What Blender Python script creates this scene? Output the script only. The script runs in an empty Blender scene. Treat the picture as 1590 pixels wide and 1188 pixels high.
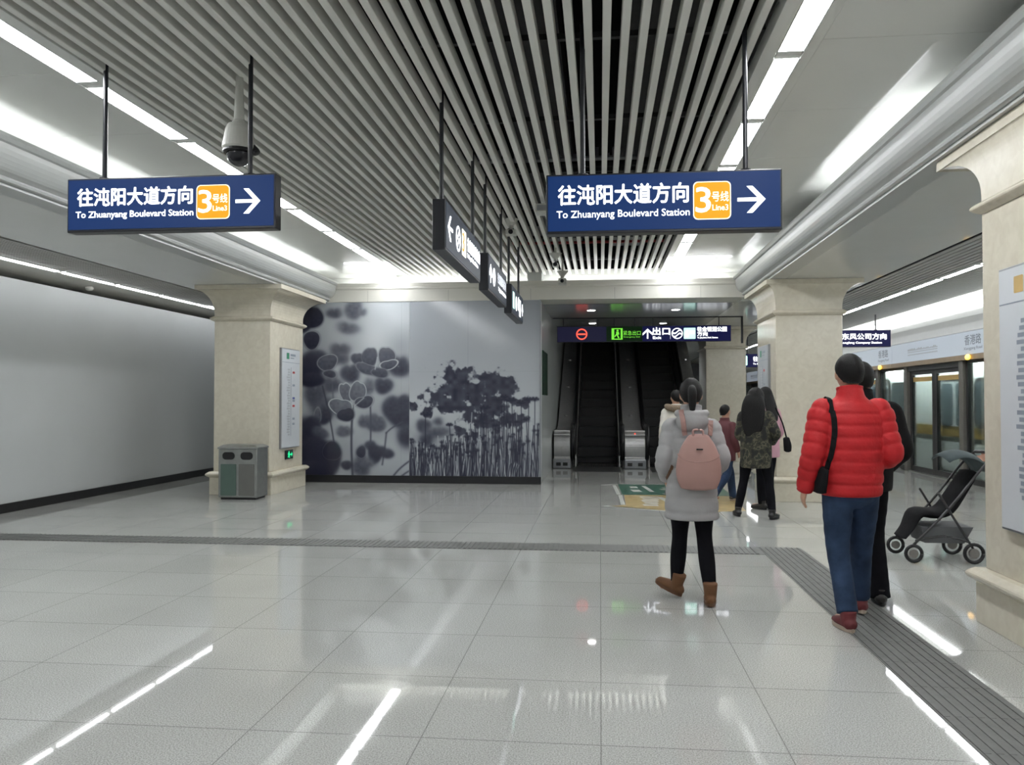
import bpy, bmesh, math, random
import numpy as np
from mathutils import Vector, Matrix
from mathutils.bvhtree import BVHTree

SC = bpy.context.scene
COL = SC.collection
V = Vector
PI = math.pi
random.seed(7)

# ------------------------------------------------------------------ camera, world, exposure
CAM_H = 1.45
cd = bpy.data.cameras.new('camera')
cam = bpy.data.objects.new('camera', cd)
COL.objects.link(cam)
cd.sensor_fit = 'HORIZONTAL'
cd.sensor_width = 36.0
cd.lens = 36.0 * 1284.0 / 1590.0
cd.clip_start = 0.05
cd.clip_end = 200
cam.location = (0, 0, CAM_H)
cam.rotation_euler = (PI / 2 + math.atan(28 / 1284), 0, math.atan(137 / 1284))
SC.camera = cam

w = bpy.data.worlds.new('world')
SC.world = w
w.use_nodes = True
w.node_tree.nodes['Background'].inputs[0].default_value = (0.6, 0.63, 0.65, 1)
w.node_tree.nodes['Background'].inputs[1].default_value = 0.02

SC.view_settings.view_transform = 'Standard'
SC.view_settings.look = 'None'
SC.view_settings.gamma = 1
SC.view_settings.use_curve_mapping = False
SC.view_settings.exposure = 0.6
SC.cycles.max_bounces = 7
SC.cycles.diffuse_bounces = 4
SC.cycles.glossy_bounces = 4
SC.cycles.transparent_max_bounces = 10
SC.cycles.sample_clamp_indirect = 4.0
SC.cycles.caustics_reflective = False
SC.cycles.caustics_refractive = False

L_STRIP = 24.0      # ceiling strip luminaires
L_COVE = 12.0       # concealed tubes in the coves
L_FAR = 20.0
L_PSD = 5.5

# ------------------------------------------------------------------ materials
def nodes(name):
    m = bpy.data.materials.new(name)
    m.use_nodes = True
    nt = m.node_tree
    return m, nt, nt.nodes['Principled BSDF']

def mat(name, col, rough=0.5, metal=0.0, spec=0.5, var=0.06, scale=8.0, bump=0.0, bscale=60.0, coat=0.0, stretch=None):
    m, nt, b = nodes(name)
    N, L = nt.nodes, nt.links
    b.inputs['Roughness'].default_value = rough
    b.inputs['Metallic'].default_value = metal
    b.inputs['Specular IOR Level'].default_value = spec
    b.inputs['Coat Weight'].default_value = coat
    tc = N.new('ShaderNodeTexCoord')
    mp = N.new('ShaderNodeMapping')
    if stretch: mp.inputs['Scale'].default_value = stretch
    L.new(tc.outputs['Object'], mp.inputs[0])
    nz = N.new('ShaderNodeTexNoise')
    nz.inputs['Scale'].default_value = scale
    nz.inputs['Detail'].default_value = 5
    L.new(mp.outputs[0], nz.inputs['Vector'])
    cr = N.new('ShaderNodeValToRGB')
    cr.color_ramp.elements[0].position = 0.3
    cr.color_ramp.elements[1].position = 0.7
    cr.color_ramp.elements[0].color = tuple(c * (1 - var) for c in col) + (1,)
    cr.color_ramp.elements[1].color = tuple(min(1, c * (1 + var)) for c in col) + (1,)
    L.new(nz.outputs['Fac'], cr.inputs[0])
    L.new(cr.outputs[0], b.inputs['Base Color'])
    if bump:
        n2 = N.new('ShaderNodeTexNoise')
        n2.inputs['Scale'].default_value = bscale
        L.new(mp.outputs[0], n2.inputs['Vector'])
        bp = N.new('ShaderNodeBump')
        bp.inputs['Strength'].default_value = bump
        bp.inputs['Distance'].default_value = 0.01
        L.new(n2.outputs['Fac'], bp.inputs['Height'])
        L.new(bp.outputs[0], b.inputs['Normal'])
    return m

def emis(name, col, strength, base=(0.8, 0.8, 0.8)):
    m, nt, b = nodes(name)
    b.inputs['Base Color'].default_value = base + (1,)
    b.inputs['Emission Color'].default_value = col + (1,)
    b.inputs['Emission Strength'].default_value = strength
    b.inputs['Roughness'].default_value = 0.4
    b.inputs['Specular IOR Level'].default_value = 0.15
    return m

def mth(nt, op, a, b=None, c=None):
    n = nt.nodes.new('ShaderNodeMath')
    n.operation = op
    for i, x in enumerate((a, b, c)):
        if x is None: continue
        if isinstance(x, (int, float)): n.inputs[i].default_value = x
        else: nt.links.new(x, n.inputs[i])
    return n.outputs[0]

def granite():
    m, nt, b = nodes('polished_granite')
    N, L = nt.nodes, nt.links
    g = N.new('ShaderNodeNewGeometry')
    sx = N.new('ShaderNodeSeparateXYZ')
    L.new(g.outputs['Position'], sx.inputs[0])
    X, Y = sx.outputs[0], sx.outputs[1]
    n1 = N.new('ShaderNodeTexNoise'); n1.inputs['Scale'].default_value = 150; n1.inputs['Detail'].default_value = 3
    n2 = N.new('ShaderNodeTexNoise'); n2.inputs['Scale'].default_value = 1.1; n2.inputs['Detail'].default_value = 4
    L.new(g.outputs['Position'], n1.inputs['Vector']); L.new(g.outputs['Position'], n2.inputs['Vector'])
    cr = N.new('ShaderNodeValToRGB')
    cr.color_ramp.elements[0].position = 0.36; cr.color_ramp.elements[0].color = (0.30, 0.30, 0.285, 1)
    cr.color_ramp.elements[1].position = 0.60; cr.color_ramp.elements[1].color = (0.54, 0.545, 0.52, 1)
    L.new(n1.outputs['Fac'], cr.inputs[0])
    # slab tone changes a little from slab to slab
    TX, TY, Y0 = 0.77, 0.78, 5.09 % 0.78
    fx = mth(nt, 'FLOOR', mth(nt, 'DIVIDE', X, TX)); fy = mth(nt, 'FLOOR', mth(nt, 'DIVIDE', mth(nt, 'SUBTRACT', Y, Y0), TY))
    cv = N.new('ShaderNodeCombineXYZ'); L.new(fx, cv.inputs[0]); L.new(fy, cv.inputs[1])
    wn = N.new('ShaderNodeTexWhiteNoise'); L.new(cv.outputs[0], wn.inputs['Vector'])
    tone = mth(nt, 'ADD', mth(nt, 'MULTIPLY', wn.outputs['Value'], 0.05), mth(nt, 'ADD', mth(nt, 'MULTIPLY', n2.outputs['Fac'], 0.22), 0.82))
    # joints
    def joint(v, t, off, wd):
        fr = mth(nt, 'FRACT', mth(nt, 'DIVIDE', mth(nt, 'SUBTRACT', v, off), t))
        d = mth(nt, 'MULTIPLY', mth(nt, 'MINIMUM', fr, mth(nt, 'SUBTRACT', 1.0, fr)), t)
        return mth(nt, 'LESS_THAN', d, wd)
    j = mth(nt, 'MAXIMUM', joint(X, TX, 0.0, 0.0026), joint(Y, TY, Y0, 0.0036))
    tone = mth(nt, 'MULTIPLY', tone, mth(nt, 'SUBTRACT', 1.0, mth(nt, 'MULTIPLY', j, 0.42)))
    mx = N.new('ShaderNodeMix'); mx.data_type = 'RGBA'; mx.blend_type = 'MULTIPLY'; mx.inputs['Factor'].default_value = 1
    cg = N.new('ShaderNodeCombineColor')
    for i in range(3): L.new(tone, cg.inputs[i])
    L.new(cr.outputs[0], mx.inputs['A']); L.new(cg.outputs[0], mx.inputs['B'])
    L.new(mx.outputs['Result'], b.inputs['Base Color'])
    L.new(mth(nt, 'ADD', mth(nt, 'MULTIPLY', n2.outputs['Fac'], 0.03), mth(nt, 'ADD', 0.015, mth(nt, 'MULTIPLY', j, 0.05))), b.inputs['Roughness'])
    b.inputs['Specular IOR Level'].default_value = 0.42
    return m

def marble():
    m, nt, b = nodes('beige_marble')
    N, L = nt.nodes, nt.links
    g = N.new('ShaderNodeNewGeometry')
    n1 = N.new('ShaderNodeTexNoise'); n1.inputs['Scale'].default_value = 11; n1.inputs['Detail'].default_value = 9; n1.inputs['Distortion'].default_value = 0.8
    L.new(g.outputs['Position'], n1.inputs['Vector'])
    cr = N.new('ShaderNodeValToRGB')
    cr.color_ramp.elements[0].position = 0.3; cr.color_ramp.elements[0].color = (0.59, 0.545, 0.44, 1)
    cr.color_ramp.elements[1].position = 0.7; cr.color_ramp.elements[1].color = (0.66, 0.62, 0.51, 1)
    L.new(n1.outputs['Fac'], cr.inputs[0])
    L.new(cr.outputs[0], b.inputs['Base Color'])
    b.inputs['Roughness'].default_value = 0.16
    b.inputs['Specular IOR Level'].default_value = 0.5
    return m

def glass(name, tint=(0.86, 0.92, 0.90), refl=0.07):
    m = bpy.data.materials.new(name)
    m.use_nodes = True
    nt = m.node_tree
    N, L = nt.nodes, nt.links
    N.remove(N['Principled BSDF'])
    out = N['Material Output']
    t = N.new('ShaderNodeBsdfTransparent'); t.inputs[0].default_value = tint + (1,)
    gl = N.new('ShaderNodeBsdfGlossy'); gl.inputs['Roughness'].default_value = 0.02
    fr = N.new('ShaderNodeLayerWeight'); fr.inputs['Blend'].default_value = 0.25
    mx = N.new('ShaderNodeMixShader')
    L.new(mth(nt, 'MAXIMUM', mth(nt, 'MULTIPLY', fr.outputs['Fresnel'], 0.8), refl), mx.inputs[0])
    L.new(t.outputs[0], mx.inputs[1]); L.new(gl.outputs[0], mx.inputs[2])
    L.new(mx.outputs[0], out.inputs[0])
    return m

def camo():
    m, nt, b = nodes('camouflage_cloth')
    N, L = nt.nodes, nt.links
    tc = N.new('ShaderNodeTexCoord')
    nz = N.new('ShaderNodeTexNoise'); nz.inputs['Scale'].default_value = 13; nz.inputs['Detail'].default_value = 2
    L.new(tc.outputs['Object'], nz.inputs['Vector'])
    cr = N.new('ShaderNodeValToRGB'); cr.color_ramp.interpolation = 'CONSTANT'
    e = cr.color_ramp.elements
    e[0].position = 0; e[0].color = (0.010, 0.010, 0.009, 1)
    e[1].position = 0.44; e[1].color = (0.030, 0.030, 0.018, 1)
    for p, c in ((0.53, (0.085, 0.075, 0.05, 1)), (0.60, (0.02, 0.024, 0.016, 1)), (0.68, (0.05, 0.038, 0.025, 1))):
        x = e.new(p); x.color = c
    L.new(nz.outputs['Fac'], cr.inputs[0]); L.new(cr.outputs[0], b.inputs['Base Color'])
    b.inputs['Roughness'].default_value = 0.8
    return m

def printed(name):
    m, nt, b = nodes(name)
    a = nt.nodes.new('ShaderNodeVertexColor'); a.layer_name = 'print'
    nt.links.new(a.outputs[0], b.inputs['Base Color'])
    b.inputs['Roughness'].default_value = 0.13
    b.inputs['Specular IOR Level'].default_value = 0.5
    return m

M = dict(
    floor=granite(), marble=marble(),
    panel=mat('ceiling_panel', (0.66, 0.67, 0.64), 0.32, var=0.02, scale=2, coat=0.15),
    soffit=mat('soffit_panel', (0.70, 0.715, 0.69), 0.24, var=0.02, scale=2, coat=0.3),
    cove=mat('cove_lip_paint', (0.43, 0.445, 0.435), 0.3, var=0.02, scale=2, coat=0.2),
    beam=mat('beam_plaster', (0.55, 0.54, 0.49), 0.45, var=0.03, scale=3),
    slat=mat('aluminium_slat', (0.70, 0.70, 0.655), 0.42, var=0.03, scale=3),
    slat2=mat('fine_aluminium_slat', (0.42, 0.42, 0.40), 0.45, var=0.03, scale=3),
    void=mat('black_void', (0.006, 0.006, 0.007), 0.9, var=0.2, spec=0.1),
    duct=mat('dark_duct', (0.035, 0.035, 0.037), 0.6, var=0.2),
    cream=mat('partition_paint', (0.57, 0.59, 0.595), 0.42, var=0.015, scale=1.5),
    blackbase=mat('black_skirting', (0.012, 0.012, 0.014), 0.3, var=0.2),
    darkmetal=mat('dark_sign_metal', (0.012, 0.013, 0.018), 0.35, var=0.15),
    gap=mat('joint_seam', (0.16, 0.16, 0.155), 0.6),
    steel=mat('brushed_steel', (0.52, 0.52, 0.51), 0.28, metal=1.0, var=0.05, scale=20, stretch=(1, 1, 14)),
    sidepanel=mat('grey_wall_panel', (0.46, 0.48, 0.48), 0.2, var=0.03, scale=2),
    decksteel=mat('satin_steel_deck', (0.50, 0.50, 0.50), 0.42, metal=0.65, var=0.06, scale=14),
    darksteel=mat('dark_steel', (0.20, 0.20, 0.205), 0.36, metal=0.7, var=0.08, scale=12),
    frame=mat('dark_anodised_frame', (0.045, 0.045, 0.047), 0.35, metal=0.4, var=0.1),
    greyframe=mat('grey_door_frame', (0.21, 0.20, 0.185), 0.38, metal=0.4, var=0.06),
    rubber=mat('black_rubber', (0.008, 0.008, 0.009), 0.35, var=0.2),
    step=mat('escalator_step', (0.012, 0.012, 0.014), 0.5, metal=0.0, var=0.15),
    mesh=mat('landing_plate', (0.10, 0.10, 0.10), 0.4, metal=0.5, var=0.15, scale=40),
    tactile=mat('tactile_tile', (0.135, 0.137, 0.132), 0.6, var=0.10, scale=12, bump=0.1),
    navy=emis('lit_navy_panel', (0.014, 0.052, 0.20), 0.42, (0.004, 0.008, 0.025)),
    navydim=emis('dim_navy_panel', (0.03, 0.05, 0.10), 0.16, (0.012, 0.018, 0.032)),
    navydark=emis('unlit_navy_panel', (0.012, 0.012, 0.035), 0.5, (0.012, 0.012, 0.025)),
    navyfar=emis('deep_navy_panel', (0.01, 0.012, 0.10), 0.30, (0.008, 0.008, 0.02)),
    green_dark=emis('dark_green_panel', (0.01, 0.05, 0.01), 0.12, (0.006, 0.012, 0.008)),
    letter=emis('lit_white_lettering', (0.93, 0.96, 1.0), 1.3),
    letterdim=emis('dim_white_lettering', (0.85, 0.9, 1.0), 0.5),
    orange=emis('lit_orange_panel', (1.0, 0.42, 0.010), 0.66, (0.10, 0.04, 0.005)),
    orangerim=emis('lit_pale_rim', (1.0, 0.80, 0.45), 1.0),
    orangetext=emis('lit_pale_lettering', (1.0, 0.93, 0.75), 0.85),
    red=emis('lit_red', (1.0, 0.10, 0.06), 1.1, (0.5, 0.02, 0.02)),
    green=emis('lit_green', (0.22, 0.85, 0.06), 0.6, (0.1, 0.4, 0.05)),
    mint=emis('lit_mint', (0.45, 0.95, 0.80), 0.9),
    exitgreen=emis('lit_exit_green', (0.02, 0.75, 0.28), 0.9, (0.02, 0.3, 0.1)),
    diff=emis('lit_diffuser', (0.96, 0.98, 1.0), L_STRIP),
    diff2=emis('lit_aisle_diffuser', (0.96, 0.98, 1.0), 10.0),
    tube=emis('lit_cove_tube', (0.97, 0.985, 1.0), L_COVE),
    trainfill=emis('train_fill_glow', (0.95, 1.0, 0.98), 190.0),  # added fill glow that brightens the train side
    fartube=emis('lit_beam_tube', (0.97, 0.985, 1.0), L_FAR),
    psdtube=emis('lit_header_tube', (0.96, 0.98, 1.0), L_PSD),
    down=emis('lit_downlight', (1.0, 0.98, 0.95), 30.0),
    amber=emis('lit_amber_lamp', (1.0, 0.55, 0.03), 1.5),
    board=emis('lit_board', (0.72, 0.80, 0.92), 0.16, (0.50, 0.55, 0.60)),
    boardink=mat('board_ink', (0.22, 0.25, 0.30), 0.5),
    boardink2=mat('pale_board_ink', (0.36, 0.38, 0.40), 0.5),
    inkred=mat('red_ink', (0.50, 0.06, 0.06), 0.5),
    inkblue=mat('blue_ink', (0.07, 0.09, 0.30), 0.5),
    inkgreen=mat('green_ink', (0.03, 0.22, 0.12), 0.5),
    inkgold=mat('gold_ink', (0.50, 0.34, 0.12), 0.5),
    map=mat('map_sheet', (0.60, 0.63, 0.66), 0.22, var=0.01),
    mapframe=mat('map_frame', (0.30, 0.31, 0.33), 0.3, metal=0.6),
    fascia=mat('white_fascia', (0.72, 0.73, 0.72), 0.35, var=0.015),
    tan=mat('tan_trim', (0.33, 0.25, 0.17), 0.45),
    train=mat('white_train_paint', (0.76, 0.79, 0.79), 0.25, var=0.02, coat=0.3),
    gold=mat('gold_train_stripe', (0.36, 0.24, 0.06), 0.3),
    trainglass=mat('train_window_glass', (0.10, 0.13, 0.15), 0.06, var=0.3, scale=2),
    glass=glass('clear_screen_glass'),
    camwhite=mat('camera_plastic', (0.50, 0.50, 0.46), 0.4),
    camdome=mat('smoked_dome', (0.02, 0.02, 0.025), 0.08),
    bin=mat('bin_steel', (0.33, 0.34, 0.325), 0.36, metal=0.85, var=0.08, scale=14),
    binlabel=mat('bin_label_green', (0.075, 0.12, 0.10), 0.5),
    binlabel2=mat('bin_label_grey', (0.13, 0.13, 0.12), 0.5),
    sticker_green=mat('green_floor_vinyl', (0.05, 0.13, 0.095), 0.35, var=0.15, scale=5),
    sticker_yellow=mat('yellow_floor_vinyl', (0.42, 0.32, 0.15), 0.35, var=0.12, scale=5),
    sticker_white=mat('worn_white_vinyl', (0.52, 0.53, 0.50), 0.4, var=0.15, scale=10),
    skin=mat('skin', (0.50, 0.29, 0.20), 0.5, var=0.06),
    hair=mat('black_hair', (0.006, 0.0055, 0.0055), 0.55, spec=0.25, var=0.3, scale=40, bump=0.4, stretch=(6, 6, 0.6)),
    eye=mat('eye_white', (0.6, 0.6, 0.6), 0.15), iris=mat('dark_iris', (0.012, 0.008, 0.006), 0.15),
    redcoat=mat('red_quilted_nylon', (0.47, 0.016, 0.020), 0.6, spec=0.3, var=0.08, scale=12, bump=0.25, bscale=35),
    jeans=mat('blue_denim', (0.024, 0.042, 0.084), 0.85, spec=0.2, var=0.42, scale=6, bump=0.25, bscale=40),
    maroon=mat('maroon_suede', (0.13, 0.018, 0.022), 0.65, var=0.15), sole=mat('pale_sole', (0.38, 0.30, 0.24), 0.6),
    blackcoat=mat('black_cloth', (0.008, 0.008, 0.009), 0.85, spec=0.15, var=0.2, bump=0.2, bscale=30),
    blackleg=mat('black_knit', (0.005, 0.005, 0.007), 0.9, spec=0.12, var=0.2),
    blackshoe=mat('black_leather', (0.010, 0.009, 0.009), 0.35),
    greycoat=mat('grey_down_coat', (0.335, 0.33, 0.33), 0.6, var=0.05, bump=0.2, bscale=30),
    creamcoat=mat('cream_down_coat', (0.62, 0.60, 0.54), 0.6, var=0.05, bump=0.2, bscale=30),
    pinkbag=mat('dusty_pink_leather', (0.37, 0.215, 0.19), 0.5, var=0.06, scale=6),
    pinkcoat=mat('pink_cloth', (0.55, 0.30, 0.36), 0.7, var=0.08),
    redcloth=mat('dark_red_cloth', (0.09, 0.02, 0.025), 0.7),
    fur=mat('brown_fur', (0.22, 0.17, 0.12), 0.95, var=0.3, scale=60, bump=1.0, bscale=120),
    boot=mat('tan_suede', (0.125, 0.056, 0.022), 0.85, var=0.12, scale=10),
    bootsole=mat('brown_sole', (0.10, 0.045, 0.02), 0.7),
    browns=mat('grey_brown_shoe', (0.06, 0.05, 0.042), 0.6),
    purple=mat('lilac_cloth', (0.38, 0.33, 0.60), 0.7),
    poster=mat('dark_green_poster', (0.012, 0.040, 0.022), 0.25, var=0.4, scale=6),
    camo=camo(),
)

# ------------------------------------------------------------------ mesh helpers
class MB:
    def __init__(s, o=(0, 0, 0)):
        s.v, s.f, s.o = [], [], V(o)
    def add(s, vs, fs):
        b = len(s.v)
        s.v += [V(p) for p in vs]
        s.f += [tuple(i + b for i in f) for f in fs]
        return s
    def box(s, x0, x1, y0, y1, z0, z1):
        return s.add([(x0, y0, z0), (x1, y0, z0), (x1, y1, z0), (x0, y1, z0), (x0, y0, z1), (x1, y0, z1), (x1, y1, z1), (x0, y1, z1)],
                     [(0, 3, 2, 1), (4, 5, 6, 7), (0, 1, 5, 4), (1, 2, 6, 5), (2, 3, 7, 6), (3, 0, 4, 7)])
    def rod(s, p0, p1, r, n=10, r1=None):
        return s.tube([p0, p1], [(r, r), (r1 or r,) * 2], n=n, sub=1, dome=0)
    def tube(s, path, radii, n=16, ref=(1, 0, 0), sub=4, dome=0.5, mod=None):
        P = [V(p) for p in path]
        R = [r if isinstance(r, tuple) else (r, r) for r in radii]
        pts, rad = [], []
        k = len(P)
        for i in range(k - 1):
            p0, p1, p2, p3 = P[max(i - 1, 0)], P[i], P[i + 1], P[min(i + 2, k - 1)]
            r0, r1, r2, r3 = R[max(i - 1, 0)], R[i], R[i + 1], R[min(i + 2, k - 1)]
            for j in range(sub):
                t = j / sub
                c = [0.5 * (-t + 2 * t * t - t ** 3), 0.5 * (2 - 5 * t * t + 3 * t ** 3), 0.5 * (t + 4 * t * t - 3 * t ** 3), 0.5 * (-t * t + t ** 3)]
                pts.append(p0 * c[0] + p1 * c[1] + p2 * c[2] + p3 * c[3])
                rad.append(tuple(max(1e-4, r0[q] * c[0] + r1[q] * c[1] + r2[q] * c[2] + r3[q] * c[3]) for q in (0, 1)))
        pts.append(P[-1]); rad.append(R[-1])
        ref = V(ref)
        T = []
        for i in range(len(pts)):
            T.append((pts[min(i + 1, len(pts) - 1)] - pts[max(i - 1, 0)]).normalized())
        if dome:
            r = min(rad[0]) * dome
            pts.insert(0, pts[0] - T[0] * r); rad.insert(0, (rad[0][0] * 0.5, rad[0][1] * 0.5)); T.insert(0, T[0])
            r = min(rad[-1]) * dome
            pts.append(pts[-1] + T[-1] * r); rad.append((rad[-1][0] * 0.5, rad[-1][1] * 0.5)); T.append(T[-1])
        vs, fs = [], []
        u = None
        arc = 0
        for i, p in enumerate(pts):
            t = T[i]
            rr = ref if u is None or ref is not None else u
            uu = rr - t * rr.dot(t)
            if uu.length < 0.15:
                uu = (u if u is not None else V((0, 0, 1))); uu = uu - t * uu.dot(t)
            u = uu.normalized()
            w_ = t.cross(u)
            if i: arc += (p - pts[i - 1]).length
            m = mod(arc, p) if mod else 1.0
            for a in range(n):
                an = 2 * PI * a / n
                vs.append(p + u * (math.cos(an) * rad[i][0] * m) + w_ * (math.sin(an) * rad[i][1] * m))
        for i in range(len(pts) - 1):
            for a in range(n):
                b = (a + 1) % n
                fs.append((i * n + a, i * n + b, (i + 1) * n + b, (i + 1) * n + a))
        vs.append(pts[0]); vs.append(pts[-1])
        q = len(pts) * n
        for a in range(n):
            b = (a + 1) % n
            fs.append((q, b, a))
            fs.append((q + 1, (len(pts) - 1) * n + a, (len(pts) - 1) * n + b))
        return s.add(vs, fs)
    def ball(s, c, r, n=20, m=12, fn=None):
        c = V(c)
        r = r if isinstance(r, tuple) else (r, r, r)
        vs, fs = [], []
        for i in range(1, m):
            ph = PI * i / m
            for j in range(n):
                th = 2 * PI * j / n
                d = V((math.sin(ph) * math.cos(th), math.sin(ph) * math.sin(th), math.cos(ph)))
                p = V((d.x * r[0], d.y * r[1], d.z * r[2]))
                if fn: p = fn(d, p)
                vs.append(c + p)
        a, b = V((0, 0, r[2])), V((0, 0, -r[2]))
        if fn: a, b = fn(V((0, 0, 1)), a), fn(V((0, 0, -1)), b)
        vs += [c + a, c + b]
        for i in range(m - 2):
            for j in range(n):
                k = (j + 1) % n
                fs.append((i * n + j, (i + 1) * n + j, (i + 1) * n + k, i * n + k))
        t = (m - 1) * n
        for j in range(n):
            k = (j + 1) % n
            fs.append((t, j, k)); fs.append((t + 1, (m - 2) * n + k, (m - 2) * n + j))
        return s.add(vs, fs)
    def lathe(s, c, prof, n=24):
        """prof: list of (r, z) from bottom to top around vertical axis through c"""
        c = V(c); vs, fs = [], []
        for r, z in prof:
            for j in range(n):
                a = 2 * PI * j / n
                vs.append(c + V((r * math.cos(a), r * math.sin(a), z)))
        for i in range(len(prof) - 1):
            for j in range(n):
                k = (j + 1) % n
                fs.append((i * n + j, i * n + k, (i + 1) * n + k, (i + 1) * n + j))
        fs.append(tuple(range(n - 1, -1, -1))); fs.append(tuple((len(prof) - 1) * n + j for j in range(n)))
        return s.add(vs, fs)
    def rings(s, rects):
        """square rings (x0,x1,y0,y1,z), closed at both ends"""
        vs, fs = [], []
        for x0, x1, y0, y1, z in rects:
            vs += [(x0, y0, z), (x1, y0, z), (x1, y1, z), (x0, y1, z)]
        k = len(rects)
        for i in range(k - 1):
            for a in range(4):
                b = (a + 1) % 4
                fs.append((i * 4 + a, i * 4 + b, i * 4 + 4 + b, i * 4 + 4 + a))
        fs += [(3, 2, 1, 0), tuple(4 * (k - 1) + a for a in range(4))]
        return s.add(vs, fs)
    def poly(s, pts, o, U=(1, 0, 0), W=(0, 0, 1), d=0.004):
        """flat outline in the plane U,W through o, given the thickness d towards U x W"""
        o, U, W = V(o), V(U), V(W)
        n = U.cross(W) * d
        a = [o + U * p[0] + W * p[1] for p in pts]
        k = len(a)
        ar = sum(pts[i][0] * pts[(i + 1) % k][1] - pts[(i + 1) % k][0] * pts[i][1] for i in range(k))
        if ar < 0: a.reverse()
        fs = [tuple(range(k - 1, -1, -1)), tuple(range(k, 2 * k))]
        for i in range(k):
            j = (i + 1) % k
            fs.append((i, j, k + j, k + i))
        return s.add(a + [p + n for p in a], fs)
    def prism_x(s, pts, x0, x1):
        """outline in the YZ plane carried from x0 to x1"""
        return s.poly(pts, (x0, 0, 0), (0, 1, 0), (0, 0, 1), x1 - x0)
    def sweep_y(s, prof, y0, y1):
        """closed outline (x, z) carried from y0 to y1"""
        return s.poly(prof, (0, y1, 0), (1, 0, 0), (0, 0, 1), y1 - y0)
    def build(s, name, m, parent=None, smooth=False, bevel=0, seg=2):
        me = bpy.data.meshes.new(name)
        me.from_pydata([p - s.o for p in s.v], [], s.f)
        me.materials.append(m)
        if smooth:
            me.polygons.foreach_set('use_smooth', [True] * len(me.polygons))
        me.update()
        o = bpy.data.objects.new(name, me)
        COL.objects.link(o)
        if parent is not None: o.parent = parent
        else: o.location = s.o
        if bevel:
            md = o.modifiers.new('bevel', 'BEVEL'); md.width = bevel; md.segments = seg; md.limit_method = 'ANGLE'
        return o

def rrect(w_, h_, r, n=5, cx=0, cy=0):
    out = []
    for sx, sy, a0 in ((1, 1, 0), (-1, 1, 90), (-1, -1, 180), (1, -1, 270)):
        for i in range(n + 1):
            a = math.radians(a0 + 90 * i / n)
            out.append((cx + sx * (w_ / 2 - r) + r * math.cos(a), cy + sy * (h_ / 2 - r) + r * math.sin(a)))
    return out

def circ(r, n=28, cx=0, cy=0): return [(cx + r * math.cos(2 * PI * i / n), cy + r * math.sin(2 * PI * i / n)) for i in range(n)]

def ringpoly(mb, r0, r1, o, U, W, d, n=32, cx=0, cy=0):
    for i in range(n):
        a, b = 2 * PI * i / n, 2 * PI * (i + 1) / n
        mb.poly([(cx + r0 * math.cos(a), cy + r0 * math.sin(a)), (cx + r1 * math.cos(a), cy + r1 * math.sin(a)),
                 (cx + r1 * math.cos(b), cy + r1 * math.sin(b)), (cx + r0 * math.cos(b), cy + r0 * math.sin(b))], o, U, W, d)

def tag(o, label=None, cat=None, group=None, kind=None):
    if label: o['label'] = label
    if cat: o['category'] = cat
    if group: o['group'] = group
    if kind: o['kind'] = kind
    return o

def thing(name, label, cat, loc=(0, 0, 0), rz=0, group=None):
    o = bpy.data.objects.new(name, None)
    COL.objects.link(o)
    o.location = loc
    o.rotation_euler = (0, 0, rz)
    o.empty_display_size = 0.2
    return tag(o, label, cat, group, 'thing')

def struct(name, mb, m, bevel=0, smooth=False):
    return tag(mb.build(name, m, bevel=bevel, smooth=smooth), kind='structure')

KIDS = {}
def kids(o): return [c for c in COL.objects if c.parent == o]
def copy_tree(o, loc, label=None, parent=None):
    c = o.copy(); COL.objects.link(c)
    if parent: c.parent = parent
    if loc is not None: c.location = loc
    if label: c['label'] = label
    for k in kids(o): copy_tree(k, None, None, c)
    return c

def text(name, body, w_, h_, m, parent, o, U=(1, 0, 0), W=(0, 0, 1), bold=0.0, d=0.003, base=(0, 0, 0)):
    """lettering centred on o, fitted to w_ x h_"""
    c = bpy.data.curves.new('lettering', 'FONT')
    c.body = body; c.size = 1; c.resolution_u = 3
    t = bpy.data.objects.new('lettering_source', c)
    COL.objects.link(t)
    dg = bpy.context.evaluated_depsgraph_get()
    me = bpy.data.meshes.new_from_object(t.evaluated_get(dg))
    COL.objects.unlink(t); bpy.data.objects.remove(t); bpy.data.curves.remove(c)
    xs = [v.co.x for v in me.vertices]; ys = [v.co.y for v in me.vertices]
    x0, x1, y0, y1 = min(xs), max(xs), min(ys), max(ys)
    sx = w_ / (x1 - x0); sy = h_ / (y1 - y0) if h_ else sx
    U, W, o = V(U), V(W), V(o); n = U.cross(W)
    mb = MB(base)
    vs = [o + U * ((v.co.x - (x0 + x1) / 2) * sx) + W * ((v.co.y - (y0 + y1) / 2) * sy) + n * d for v in me.vertices]
    fs = [tuple(p.vertices) for p in me.polygons]
    for k, (dx, dy) in enumerate([(0, 0)] + ([(bold, 0), (-bold, 0), (0, bold), (0, -bold)] if bold else [])):
        mb.add([v + U * (dx * sy) + W * (dy * sy) + n * (0.00004 * k) for v in vs], fs)
    bpy.data.meshes.remove(me)
    ob = mb.build(name, m, parent)
    sd = ob.modifiers.new('solid', 'SOLIDIFY'); sd.thickness = d; sd.offset = -1
    return ob

ORD = ['first', 'second', 'third', 'fourth', 'fifth', 'sixth', 'seventh', 'eighth', 'ninth', 'tenth', 'eleventh', 'twelfth', 'thirteenth', 'fourteenth',
       'fifteenth', 'sixteenth', 'seventeenth', 'eighteenth', 'nineteenth', 'twentieth', 'twenty-first', 'twenty-second', 'twenty-third', 'twenty-fourth',
       'twenty-fifth', 'twenty-sixth', 'twenty-seventh', 'twenty-eighth', 'twenty-ninth', 'thirtieth']

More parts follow.
